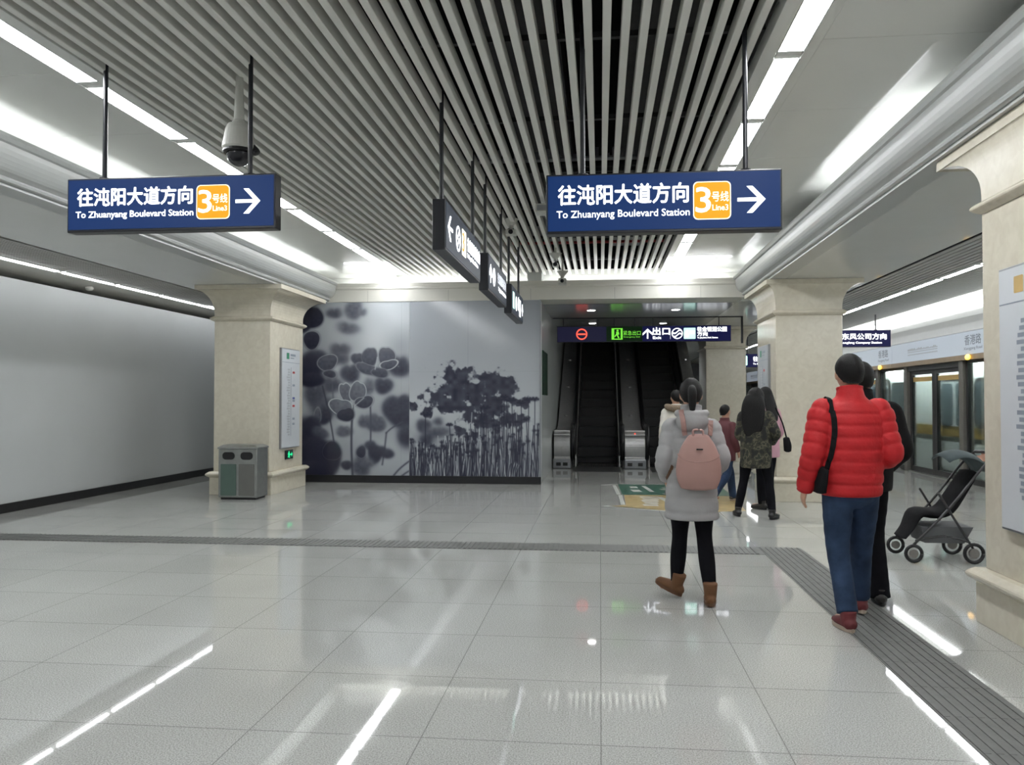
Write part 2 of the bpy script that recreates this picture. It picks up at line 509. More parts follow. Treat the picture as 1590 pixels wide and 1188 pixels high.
# ------------------------------------------------------------------ layout numbers
CX = -1.2                   # middle of the concourse
YB, YW, YF = -8.0, 14.3, 40.0
ZS, ZC = 3.20, 3.73         # soffit and ceiling heights
PSDX = 6.4

# ------------------------------------------------------------------ floor, walls
struct('floor', MB().box(-9.2, 6.62, YB, YF, -0.2, 0), M['floor'])
struct('wall_back', MB().box(-9.2, 9.8, YB - 0.2, YB, -0.2, 4.6), M['cream'])
struct('wall_left', MB().box(-7.73, -7.65, YB, 24, 0.12, 3.05), M['cream'])
struct('baseboard_left', MB().box(-7.73, -7.62, YB, 24, 0, 0.12), M['blackbase'])
struct('wall_track', MB().box(-9.2, -9.1, YB, 24, 0, 4.6), M['duct'])
struct('wall_far_left', MB().box(-9.2, -5.9, 23.9, 24.1, 0, 4.6), M['cream'])
struct('wall_front', MB().box(-5.95, -1.03, YW, YW + 0.3, 0.0, ZS), M['cream'])
struct('wall_aisle', MB().box(-5.95, -5.8, YW + 0.3, 24, 0, ZS), M['cream'])
struct('wall_escalator', MB().box(-1.28, -1.03, YW + 0.3, 31, 0, 9), M['sidepanel'])
struct('wall_far', MB().box(-1.28, 2.5, 31, 31.2, 0, 9), M['beam'])
struct('wall_shaft_right', MB().box(2.42, 2.5, 19.6, 31, ZS, 9), M['duct'])
struct('wall_platform_end', MB().box(2.5, 9.8, YF, YF + 0.2, -1, 4.6), M['duct'])
struct('wall_tunnel', MB().box(9.7, 9.9, YB, YF, -1.4, 4.6), M['duct'])
struct('floor', MB().box(6.62, 9.8, YB, YF, -1.5, -1.3), M['duct'])
struct('baseboard_front', MB().box(-5.95, -1.02, YW - 0.03, YW, 0, 0.13), M['blackbase'])
struct('ceiling', MB().box(2.43, 2.66, YW + 0.28, YF, ZS, ZS + 0.1), M['soffit'])
# front-edge corner return of the mural wall
struct('trim_1', MB().box(-1.045, -1.015, YW - 0.03, YW, 0.13, ZS), M['mapframe'])

# ------------------------------------------------------------------ ceiling
mb = MB()
n = 0
x = -3.42
while x < 1.04:
    mb.box(x - 0.026, x + 0.026, YB, 14.93, ZC, ZC + 0.10)
    x += 0.1155
struct('ceiling', mb, M['slat'], bevel=0.006)
mb = MB()
mb.box(-3.6, 1.25, YB, 14.95, 4.55, 4.6)
mb.box(-3.6, -3.55, YB, 14.95, ZC + 0.1, 4.55); mb.box(1.2, 1.25, YB, 14.95, ZC + 0.1, 4.55); mb.box(-3.6, 1.25, 14.95, 15.0, ZC + 0.1, 4.55)
struct('ceiling', mb, M['void'])
mb = MB()                     # carriers and ducts above the slats
for y in (-4, 0, 2.0, 4.05, 5.42, 7.0, 8.6, 10.2, 12.1, 14.0):
    mb.box(-3.55, 1.2, y - 0.02, y + 0.02, ZC + 0.101, ZC + 0.14)
mb.rod((-3.5, 8.75, 3.95), (1.1, 8.75, 3.95), 0.06, 12)
mb.box(-0.9, -0.3, YB, 14.5, 4.2, 4.5); mb.box(0.2, 0.75, YB, 14.5, 4.15, 4.5); mb.box(-2.6, -1.9, YB, 14.5, 4.1, 4.5)
struct('ceiling', mb, M['duct'])
# wiring tray and red sprinkler pipe crossing above the slats
mb = MB().box(-2.9, 0.4, 8.27, 8.37, ZC + 0.15, ZC + 0.17)
for i in range(60):
    xx = -2.9 + i * 0.055
    if (i * 7) % 11 < 8:
        mb.box(xx, xx + 0.03, 8.28, 8.36, ZC + 0.16, ZC + 0.20 + 0.03 * ((i * 5) % 3))
tag(mb.build('cable_tray', M['mapframe']), 'pale cable tray seen through the slats above the hanging signs', 'cable tray', kind='thing')
mb = MB(); mb.rod((-3.3, 12.9, ZC + 0.19), (1.05, 12.9, ZC + 0.19), 0.022, 10)
tag(mb.build('sprinkler_pipe', M['inkred'], smooth=True), 'thin red pipe crossing above the slats near the mural wall', 'pipe', kind='thing')

def hall_side(s):
    """one side of the concourse ceiling; s = +1 right, -1 left (mirrored about CX)"""
    X = lambda d: CX + s * d
    bx = lambda mb, a, b, y0, y1, z0, z1: mb.box(min(X(a), X(b)), max(X(a), X(b)), y0, y1, z0, z1)
    ye = 15.0
    mb = MB()
    bx(mb, 2.26, 2.353, YB, ye, ZC - 0.005, ZC + 0.1)         # strip beside the slats
    struct('ceiling', mb, M['panel'], bevel=0.003)
    mb = MB()
    bx(mb, 2.527, 2.60, YB, ye, ZC - 0.005, ZC + 0.1)
    struct('ceiling', mb, M['panel'], bevel=0.003)
    mb = MB()                                                   # the panels out to the cove, one seam every 2.6 m
    y = YB
    edges = [YB] + [5.35 + 1.3 * k for k in range(-9, 8, 1) if 5.35 + 1.3 * k > YB + 0.2] + [ye]
    for a, b in zip(edges[:-1], edges[1:]):
        bx(mb, 2.603, 3.95, a + 0.002, b - 0.002, ZC, ZC + 0.05)
    struct('ceiling', mb, M['panel'])
    mb = MB(); bx(mb, 2.26, 3.95, YB, ye, ZC + 0.11, ZC + 0.16)
    struct('ceiling', mb, M['gap'])
    # cove: lip with a concave face, bead at the bottom, trough behind
    prof = [(3.47, 3.56), (3.445, 3.56), (3.44, 3.53), (3.455, 3.50), (3.475, 3.49)]
    for i in range(1, 8):
        a = i / 8 * PI / 2
        prof.append((3.475 + 0.115 * (1 - math.cos(a)), 3.49 - 0.21 * math.sin(a)))
    prof += [(3.592, 3.268), (3.585, 3.25), (3.592, 3.232), (3.61, 3.225), (3.63, 3.225), (3.63, 3.20), (3.85, 3.20), (3.85, 3.44), (3.50, 3.44), (3.485, 3.56)]
    mb = MB(); mb.sweep_y([(X(p[0]), p[1]) for p in prof], YB, YW)
    struct('trim_2' if s > 0 else 'trim_3', mb, M['cove'])
    mb = MB(); bx(mb, 3.85, 3.95, YB, ye, 3.31, ZC)
    struct('wall_cove', mb, M['panel'])
    # soffit over the pillars
    mb = MB(); bx(mb, 3.85, 5.15, YB, YF if s > 0 else 24, ZS, ZS + 0.1)
    struct('ceiling', mb, M['soffit'])

hall_side(1)
hall_side(-1)

# far beam with its cove, and the ceiling of the escalator bay
def beam_profile(y0):
    return [(y0, ZS), (y0, ZS + 0.215), (y0 - 0.012, ZS + 0.225), (y0 - 0.012, ZS + 0.25), (y0 + 0.0, ZS + 0.26), (y0, ZS + 0.33), (y0 + 0.04, ZS + 0.33), (y0 + 0.04, ZS + 0.24), (y0 + 0.7, ZS + 0.24), (y0 + 0.7, ZS)]
mb = MB(); mb.prism_x(beam_profile(YW - 0.02), CX - 3.62, CX + 3.62)
struct('trim_4', mb, M['beam'])
mb = MB(); mb.box(CX - 3.95, CX + 3.95, 15.0, 15.05, ZS, ZC + 0.1)
struct('wall_cove', mb, M['panel'])
mb = MB()
for k in range(5):
    mb.box(CX - 3.6 + 1.45 * k + 0.7, CX - 3.6 + 1.45 * k + 0.704, YW - 0.021, YW - 0.018, ZS, ZS + 0.2)
struct('trim_5', mb, M['gap'])
mb = MB(); mb.box(-1.03, 2.43, YW + 0.68, 19.6, ZS, ZS + 0.1)
struct('ceiling', mb, mat('escalator_bay_panel', (0.50, 0.51, 0.51), 0.19, metal=0.25, var=0.04, scale=3))
mb = MB(); mb.box(-1.2, 2.5, 19.6, 31, 9, 9.1)
struct('ceiling', mb, M['duct'])
mb = MB(); mb.box(-1.03, 2.43, 19.6, 19.7, ZS, 9)
struct('wall_shaft_front', mb, M['duct'])
mb = MB(); mb.box(-9.1, -4.9, YW + 0.3, 24, ZS, ZS + 0.1)
struct('ceiling', mb, M['soffit'])

# platform ceiling with fine slats (right), aisle ceiling (left)
mb = MB()
x = 4.0
while x < 4.80:
    mb.box(x, x + 0.068, YB, YF, ZS - 0.005, ZS + 0.05); x += 0.092
x = 4.98
while x < 5.95:
    mb.box(x, x + 0.052, YB, YF, ZS - 0.005, ZS + 0.05); x += 0.062
struct('ceiling', mb, M['slat2'])
mb = MB(); mb.box(3.96, 6.1, YB, YF, ZS + 0.14, ZS + 0.2); mb.box(3.96, 3.99, YB, YF, ZS, ZS + 0.14)
struct('ceiling', mb, M['void'])
mb = MB()
x = -6.40
while x > -7.16:
    mb.box(x - 0.05, x, YB, 24, ZS - 0.005, ZS + 0.05); x -= 0.064
struct('ceiling', mb, M['slat2'])
mb = MB(); mb.box(-7.25, -6.36, YB, 24, ZS + 0.14, ZS + 0.2)
struct('ceiling', mb, M['void'])
mb = MB()                    # curved panel above the partition
prof = [(-7.33, ZS + 0.06), (-7.33, ZS - 0.01)] + [(-7.33 - 1.3 * math.sin(q), ZS - 0.01 - 0.42 * (1 - math.cos(q)) - 0.12 * math.sin(q)) for q in [i / 10 * PI / 2 for i in range(1, 11)]] + [(-8.63, ZS + 0.06)]
mb.sweep_y(prof, YB, 24)
struct('ceiling', mb, M['beam'], smooth=False)
mb = MB(); mb.box(-9.1, -8.6, YB, 24, ZS, ZS + 0.06)
struct('ceiling', mb, M['void'])

# ------------------------------------------------------------------ luminaires
def strip(y0, ln, x0, x1, z, label, group, drop=0.002, m='diff', cap=0.063):
    o = V(((x0 + x1) / 2, y0 + ln / 2, z))
    t = thing('strip_light', label, 'ceiling light', o, 0, group)
    mb = MB(o); mb.box(x0, x1, y0, y0 + ln, z - drop, z + 0.012)
    mb.build('diffuser', M[m], t)
    mb = MB(o)
    mb.box(x0 - 0.006, x0, y0, y0 + ln, z - 0.006, z + 0.06); mb.box(x1, x1 + 0.006, y0, y0 + ln, z - 0.006, z + 0.06)
    mb.box(x0, x1, y0, y0 + ln, z + 0.04, z + 0.06)
    mb.box(x0, x1, y0 - cap, y0 - 0.001, z, z + 0.06); mb.box(x0, x1, y0 + ln + 0.001, y0 + ln + cap, z, z + 0.06)
    mb.build('housing', M['panel'], t)
    return t

def copies(first, ys, labels):
    for y, l in zip(ys, labels):
        p = first.location.copy(); p.y = y
        copy_tree(first, p, l)

def row(y_first, pitch, count, ln, x0, x1, z, where, group, drop=0.002, m='diff', cap=0.063):
    """strip lights from the far wall towards the camera"""
    t = strip(y_first, ln, x0, x1, z, 'strip light, %s from the far end of the row %s' % (ORD[0], where), group, drop, m, cap)
    for k in range(1, count):
        p = t.location.copy(); p.y -= pitch * k
        copy_tree(t, p, 'strip light, %s from the far end of the row %s' % (ORD[k], where))

Y0 = 5.635 + 1.3 * 6
row(Y0, 1.3, 16, 1.17, CX + 2.36, CX + 2.52, ZC, 'beside the platform-side cove', 'strip lights on the platform side of the slats')
row(Y0, 1.3, 16, 1.17, CX - 2.52, CX - 2.36, ZC, 'beside the partition-side cove', 'strip lights on the partition side of the slats')
row(28.9, 1.26, 24, 1.12, 4.83, 4.93, ZS, 'over the train platform', 'strip lights over the train platform')
row(20.6, 1.26, 20, 1.12, -7.29, -7.235, ZS, 'above the white partition wall', 'strip lights above the partition wall', 0.02, 'diff2')

def cove_tube(p0, p1, label, m='tube'):
    mb = MB(p0); mb.rod(p0, p1, 0.017, 10)
    t = mb.build('cove_tube', M[m], smooth=True)
    tag(t, label, 'tube light', 'tubes hidden in the ceiling coves', 'thing')
xr, xl = CX + 3.565, CX - 3.565
cove_tube((xr, 6.25, 3.463), (xr, 9.1, 3.463), 'lit tube in the platform-side cove between the two large pillars')
cove_tube((xr, 12.6, 3.463), (xr, 14.1, 3.463), 'lit tube in the platform-side cove at the far beam')
cove_tube((xl, -2.0, 3.463), (xl, 8.7, 3.463), 'long lit tube in the partition-side cove above the hanging sign')
cove_tube((xl, 8.9, 3.463), (xl, 14.1, 3.463), 'lit tube in the partition-side cove next to the far beam')
cove_tube((CX - 3.5, YW + 0.50, 3.475), (CX + 3.5, YW + 0.50, 3.475), 'lit tube in the cove on top of the far beam', 'fartube')

for i, (x, y, l) in enumerate(((-0.17, 16.1, 'round downlight in front of the exit sign, beside the mural wall'), (1.45, 16.15, 'round downlight in front of the exit sign, above the second escalator'),
                               (-0.17, 18.8, 'round downlight behind the exit sign, above the first escalator'), (1.42, 18.95, 'round downlight behind the exit sign, above the second escalator'))):
    t = thing('downlight', l, 'ceiling light', (x, y, ZS), 0, 'downlights before the escalators')
    mb = MB((x, y, ZS)); mb.lathe((x, y, ZS), [(0.075, -0.004), (0.075, 0.01)], 20); mb.build('lens', M['down'], t)
    mb = MB((x, y, ZS)); mb.lathe((x, y, ZS), [(0.09, -0.003), (0.095, 0.0), (0.095, 0.02)], 20); mb.build('rim', M['camwhite'], t)

# ------------------------------------------------------------------ pillars
def pillar(x0, x1, y0, y1, label, fl=(0.25, 0.25, 0.3, 0.3)):
    """fl: overhang of the capital at -x, +x, -y, +y"""
    o = V(((x0 + x1) / 2, (y0 + y1) / 2, 0))
    t = thing('stone_pillar', label, 'pillar', o, 0, 'beige stone pillars')
    g = lambda e, z: (x0 - e, x1 + e, y0 - e, y1 + e, z)
    MB(o).rings([g(0.045, 0), g(0.045, 0.262)]).build('plinth', M['marble'], t, bevel=0.006)
    pr = [g(0.045, 0.262)] + [g(0.045 + 0.048 * math.sin(PI * i / 8), 0.265 + 0.09 * i / 8) for i in range(9)] + [g(0.0, 0.357)]
    MB(o).rings(pr).build('base_moulding', M['marble'], t)
    MB(o).rings([g(0, 0.355), g(0, 2.68)]).build('shaft', M['marble'], t, bevel=0.008)
    pr = [g(0.0, 2.675)] + [g(0.012 + 0.042 * math.sin(PI * i / 8), 2.68 + 0.075 * i / 8) for i in range(9)] + [g(0.0, 2.757)]
    MB(o).rings(pr).build('necking', M['marble'], t)
    pr = [g(0.0, 2.75), g(0.0, 2.80)]
    for i in range(1, 13):
        a = i / 12 * PI / 2
        e = 1 - math.cos(a)
        pr.append((x0 - fl[0] * e, x1 + fl[1] * e, y0 - fl[2] * e, y1 + fl[3] * e, 2.80 + 0.33 * math.sin(a)))
    f = [q + 0.006 for q in fl]
    pr += [(x0 - f[0], x1 + f[1], y0 - f[2], y1 + f[3], z) for z in (3.13, ZS - 0.004)]
    MB(o).rings(pr).build('capital', M['marble'], t)
    return t
P1 = pillar(-5.95, -5.05, 12.25, 13.65, 'beige stone pillar with steel bin at its foot, before the clover mural', (0.14, 0.31, 0.36, 0.25))
P2 = pillar(2.52, 3.45, 12.25, 13.65, 'beige stone pillar standing behind the person in the red jacket', (0.13, 0.28, 0.06, 0.38))
P3 = pillar(2.50, 3.43, 4.35, 5.72, 'large beige stone pillar cut off by the photo edge, nearest the camera', (0.03, 0.3, 0.5, 0.62))
P4 = pillar(2.52, 3.45, 20.15, 21.55, 'beige stone pillar beside the far escalator, mostly behind people')

# route map boards and small exit signs on the pillars
def route_map(x, y0, y1, z0, z1, s, label, bold=1.0, seed=1):
    """board on a pillar face at x, facing s*X"""
    rnd = random.Random(seed)
    o = V((x, (y0 + y1) / 2, z0))
    t = thing('route_map_board', label, 'route map', o, 0, 'route map boards on the pillars')
    mb = MB(o); mb.box(min(x, x + s * 0.035), max(x, x + s * 0.035), y0, y1, z0, z1)
    mb.build('frame', M['mapframe'], t, bevel=0.004)
    xf = x + s * 0.036
    mb = MB(o); mb.box(min(xf, xf + s * 0.004), max(xf, xf + s * 0.004), y0 + 0.015, y1 - 0.015, z0 + 0.015, z1 - 0.015)
    mb.build('sheet', M['map'], t)
    U = (0, s, 0)
    yc = (y0 + y1) / 2; wd = y1 - y0; ht = z1 - z0
    xo = xf + s * 0.0045
    mb = MB(o); mb.poly([(-wd / 2 + .02, z1 - 0.22), (wd / 2 - .02, z1 - 0.22), (wd / 2 - .02, z1 - 0.228), (-wd / 2 + .02, z1 - 0.228)], (xo, yc, 0), U, d=0.001)
    mb.poly([(-0.012, z0 + 0.2), (0.004, z0 + 0.2), (0.004, z1 - 0.3), (-0.012, z1 - 0.3)], (xo, yc, 0), U, d=0.001)
    mb.build('line', M['boardink'], t)
    mb = MB(o); mb.poly(rrect(0.11, 0.10, 0.01, cx=-wd * 0.18, cy=z1 - 0.12), (xo, yc, 0), U, d=0.001)
    mb.build('emblem', M['inkgreen'] if seed != 3 else M['inkgold'], t)
    mb = MB(o); mb.poly(rrect(0.22, 0.035, 0.008, cx=wd * 0.10, cy=z1 - 0.10), (xo, yc, 0), U, d=0.001)
    mb.poly(rrect(0.15, 0.015, 0.004, cx=wd * 0.06, cy=z1 - 0.15), (xo, yc, 0), U, d=0.001)
    mb.build('heading', M['boardink'], t)
    a, b, c, q = MB(o), MB(o), MB(o), MB(o)
    nst = 26
    for i in range(nst):
        z = z0 + 0.22 + (ht - 0.56) * i / (nst - 1)
        ln = rnd.uniform(0.07, 0.14)
        a.poly([(-0.05 - ln, z - 0.013), (-0.05, z - 0.013), (-0.05, z + 0.013), (-0.05 - ln, z + 0.013)], (xo, yc, 0), U, d=0.001)
        a.poly(circ(0.010, 10, 0, z), (xo, yc, 0), U, d=0.0015)
        if i in (4, 6, 11, 13, 14, 19, 24):
            (b if i in (11, 24) else q if i == 14 else c).poly(rrect(0.10, 0.035, 0.008, cx=0.11, cy=z), (xo, yc, 0), U, d=0.001)
    a.build('station_list', M['boardink2'] if bold < 1.5 else M['boardink'], t)
    b.build('interchange_mark', M['inkred'], t); q.build('interchange_mark', M['inkblue'], t); c.build('interchange_mark', M['boardink'], t)
    return t
route_map(-5.05, 12.62, 13.42, 0.68, 2.29, 1, 'tall pale route map board on the pillar beside the clover mural', seed=1)
route_map(2.52, 12.62, 13.42, 0.68, 2.29, -1, 'route map board seen edge-on, on the pillar behind the red jacket', seed=2)
route_map(2.50, 4.62, 5.42, 0.66, 2.26, -1, 'large pale route map board on the pillar cut by the photo edge', bold=2, seed=3)

def exit_light(x, y0, z0, s, label):
    o = V((x, y0 + 0.16, z0))
    t = thing('exit_light', label, 'exit sign', o, 0, 'low green exit lights on the pillars')
    mb = MB(o); mb.box(min(x, x + s * 0.02), max(x, x + s * 0.02), y0, y0 + 0.32, z0, z0 + 0.145); mb.build('box', M['darkmetal'], t, bevel=0.003)
    xo = x + s * 0.0205
    U = (0, s, 0)
    c = (xo, y0 + 0.16, z0 + 0.0725)
    mb = MB(o)
    mb.poly(circ(0.016, 12, -0.025, 0.042), c, U, d=0.002)
    mb.poly([(-0.045, 0.022), (0.0, 0.03), (0.015, -0.01), (-0.005, -0.02), (0.01, -0.055), (-0.012, -0.055), (-0.03, -0.02), (-0.062, -0.05), (-0.075, -0.035), (-0.045, -0.008)], c, U, d=0.002)
    mb.poly([(-0.045, 0.022), (-0.06, -0.005), (-0.08, 0.0), (-0.055, 0.035)], c, U, d=0.002)
    mb.poly([(0.03, -0.012), (0.03, 0.012), (0.085, 0.012), (0.085, 0.04), (0.125, 0.0), (0.085, -0.04), (0.085, -0.012)], c, U, d=0.002)
    mb.build('pictogram', M['exitgreen'], t)
exit_light(-5.05, 12.86, 0.50, 1, 'small green exit light under the route map, beside the clover mural')
exit_light(2.50, 4.80, 0.47, -1, 'small green exit light under the route map at the photo edge')

# ------------------------------------------------------------------ steel litter bins
def litter_bin(x0, x1, y0, y1, h, label):
    o = V(((x0 + x1) / 2, (y0 + y1) / 2, 0))
    t = thing('litter_bin', label, 'bin', o, 0, 'steel litter bins')
    MB(o).box(x0, x1, y0, y1, 0.03, h - 0.06).build('body', M['bin'], t, bevel=0.012)
    MB(o).box(x0 + 0.03, x1 - 0.03, y0 + 0.03, y1 - 0.03, 0, 0.03).build('base', M['rubber'], t)
    MB(o).rings([(x0 - 0.012, x1 + 0.012, y0 - 0.012, y1 + 0.012, h - 0.06), (x0 - 0.012, x1 + 0.012, y0 - 0.012, y1 + 0.012, h - 0.035), (x0 + 0.05, x1 - 0.05, y0 + 0.05, y1 - 0.05, h)]).build('lid', M['bin'], t, bevel=0.006)
    xm = (x0 + x1) / 2
    for i, (a, b) in enumerate(((x0 + 0.04, xm - 0.02), (xm + 0.02, x1 - 0.04))):
        d = MB(o); d.poly(rrect(b - a, h - 0.34, 0.01, cx=(a + b) / 2, cy=0.06 + (h - 0.34) / 2), (0, y0, 0), d=0.008)
        dd = d.build('door', M['binlabel'] if i == 0 else M['binlabel2'], t)
        d = MB(o); d.poly(rrect(b - a - 0.05, 0.11, 0.05, cx=(a + b) / 2, cy=h - 0.16), (0, y0, 0), d=0.006)
        d.build('slot', M['rubber'], t)
    return t
litter_bin(-5.57, -4.98, 11.62, 12.02, 0.80, 'steel litter bin at the foot of the pillar beside the mural')

# ------------------------------------------------------------------ mural (printed pattern computed into a fine grid)
def vnoise(Xg, Yg, sc, seed):
    r = np.random.RandomState(seed).rand(64, 64)
    x = Xg / sc; y = Yg / sc
    i = np.floor(x).astype(int); j = np.floor(y).astype(int)
    fx = x - i; fy = y - j
    fx = fx * fx * (3 - 2 * fx); fy = fy * fy * (3 - 2 * fy)
    g = lambda a, b: r[a % 64, b % 64]
    return (g(i, j) * (1 - fx) + g(i + 1, j) * fx) * (1 - fy) + (g(i, j + 1) * (1 - fx) + g(i + 1, j + 1) * fx) * fy

def sm(d, b): return 1 / (1 + np.exp(np.clip(d / b, -40, 40)))

def leaf(T, X, Y, cx, cy, rx, ry, rot, tone, blur, rim=0.0, heart=0.0):
    a = math.radians(rot)
    u = (X - cx) * math.cos(a) + (Y - cy) * math.sin(a)
    v = -(X - cx) * math.sin(a) + (Y - cy) * math.cos(a)
    th = np.arctan2(v / ry, u / rx)
    r = np.sqrt((u / rx) ** 2 + (v / ry) ** 2)
    k = 1.0 + 0.05 * np.sin(3 * th + cx) - heart * np.exp(-((np.abs(th + PI / 2)) / 0.35) ** 2)
    d = (r - k) * min(rx, ry)
    m = sm(d, blur)
    tex = tone * (1 + 0.25 * (vnoise(X, Y, 14, int(cx) % 97) - 0.5)) + 0.06 * np.clip(-v / ry, -1, 1)
    T = T * (1 - m) + np.clip(tex, 0, 1) * m
    if rim:
        q = np.exp(-((d + 2.0) / 2.6) ** 2) * rim
        T = T * (1 - q) + 0.85 * q
    return T

def stem(T, X, Y, p0, p1, w_, tone, bow=0.0, blur=1.2):
    n_ = 14
    best = np.full(X.shape, 1e9)
    pts = [(p0[0] + (p1[0] - p0[0]) * i / n_ + bow * math.sin(PI * i / n_), p0[1] + (p1[1] - p0[1]) * i / n_) for i in range(n_ + 1)]
    for (ax, ay), (bx_, by) in zip(pts[:-1], pts[1:]):
        vx, vy = bx_ - ax, by - ay
        t = np.clip(((X - ax) * vx + (Y - ay) * vy) / (vx * vx + vy * vy + 1e-9), 0, 1)
        best = np.minimum(best, np.hypot(X - ax - t * vx, Y - ay - t * vy))
    m = sm(best - w_ / 2, blur)
    return T * (1 - m) + tone * m

def paint_clover(X, Y):
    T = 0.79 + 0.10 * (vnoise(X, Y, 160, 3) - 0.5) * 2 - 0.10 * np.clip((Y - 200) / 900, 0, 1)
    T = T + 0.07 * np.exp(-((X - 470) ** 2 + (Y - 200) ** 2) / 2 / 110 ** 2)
    for c in ((225, 125, 48, 32, 0, .30, 10), (345, 105, 52, 62, 20, .36, 12), (310, 215, 66, 36, 10, .36, 12), (400, 120, 25, 22, 0, .45, 10), (260, 350, 62, 46, 0, .30, 12), (270, 400, 50, 40, 0, .32, 14),
              (325, 490, 62, 60, 0, .22, 12), (628, 450, 66, 66, 0, .22, 14), (530, 565, 58, 52, 0, .22, 9), (440, 570, 34, 50, 10, .42, 10), (215, 560, 60, 50, 0, .28, 14), (110, 620, 70, 70, 0, .26, 18),
              (170, 690, 90, 70, 0, .30, 22), (620, 705, 96, 96, 0, .20, 11), (655, 760, 80, 60, 0, .18, 14), (485, 790, 62, 56, 20, .34, 8), (415, 780, 40, 40, 0, .36, 9), (665, 860, 50, 80, 0, .20, 14), (290, 840, 50, 36, 0, .40, 8),
              (395, 1050, 55, 66, 0, .30, 13), (120, 1000, 90, 120, 0, .10, 18)):
        T = leaf(T, X, Y, *c[:5], c[5] * .8, c[6] * .6, 0, .22)
    T = stem(T, X, Y, (155, 570), (235, 960), 8, .16, 6, 2)
    T = stem(T, X, Y, (215, 560), (225, 700), 6, .3, 0, 3)
    T = stem(T, X, Y, (342, 690), (343, 1110), 13, .20, -8, 1.6)
    T = stem(T, X, Y, (450, 690), (452, 905), 9, .22, 2, 2)
    T = stem(T, X, Y, (645, 785), (548, 850), 8, .22, -10, 2)
    T = stem(T, X, Y, (548, 850), (524, 1040), 9, .24, 2, 2)
    T = stem(T, X, Y, (700, 1010), (590, 1110), 9, .18, -10, 2)
    T = stem(T, X, Y, (700, 1070), (640, 1110), 8, .18, -4, 2)
    for c in ((95, 150, 64, 70, 0, .10, 3, .25, .12), (20, 190, 60, 60, 0, .10, 4), (85, 288, 54, 60, 0, .11, 3, .55), (110, 395, 70, 50, 0, .16, 6), (60, 470, 100, 95, 0, .07, 8), (185, 425, 66, 50, -20, .24, 3, .45),
              (200, 495, 46, 26, 10, .18, 3, .3), (95, 530, 72, 44, 0, .06, 4), (165, 750, 46, 52, 0, .12, 4), (125, 745, 24, 50, 0, .3, 5, .3), (95, 800, 50, 50, 0, .12, 5), (50, 880, 90, 120, 0, .07, 8), (140, 850, 55, 34, 20, .24, 4),
              (100, 960, 110, 90, 0, .07, 7), (160, 1020, 110, 120, 0, .05, 6), (215, 960, 60, 60, 30, .05, 4, .12), (80, 1080, 110, 60, 0, .05, 6), (305, 1045, 36, 28, 0, .13, 3), (395, 965, 32, 42, 10, .13, 3, .2),
              (450, 925, 34, 30, 0, .18, 4), (480, 975, 46, 58, 0, .11, 4), (520, 960, 30, 30, 0, .15, 4), (560, 975, 36, 30, 0, .15, 4), (440, 1030, 36, 26, 0, .3, 7)):
        T = leaf(T, X, Y, *c)
    # the two sharp clovers
    for c in ((368, 402, 40, 36, 0, .22, 2, .15), (620, 452, 4, 4, 0, .3, 2), (445, 392, 50, 60, 8, .24, 2, .12), (430, 465, 80, 34, 18, .26, 2, .25), (548, 390, 54, 62, -8, .28, 1.6, .55), (562, 440, 60, 30, -14, .24, 1.6, .95), (508, 488, 56, 32, 8, .22, 2, .2)):
        T = leaf(T, X, Y, *c, .12)
    T = stem(T, X, Y, (492, 395), (478, 468), 4, .85, 0, 1.5)
    for c in ((298, 606, 40, 68, -16, .34, 1.5, .85), (372, 600, 52, 66, 18, .36, 1.5, .85), (268, 692, 76, 52, 14, .35, 1.5, 1.0), (300, 740, 58, 44, -8, .11, 2, .25), (412, 664, 62, 40, -12, .20, 1.6, .55)):
        T = leaf(T, X, Y, *c, .16)
    T = stem(T, X, Y, (350, 690), (410, 640), 4, .8, 0, 1.5)
    return T

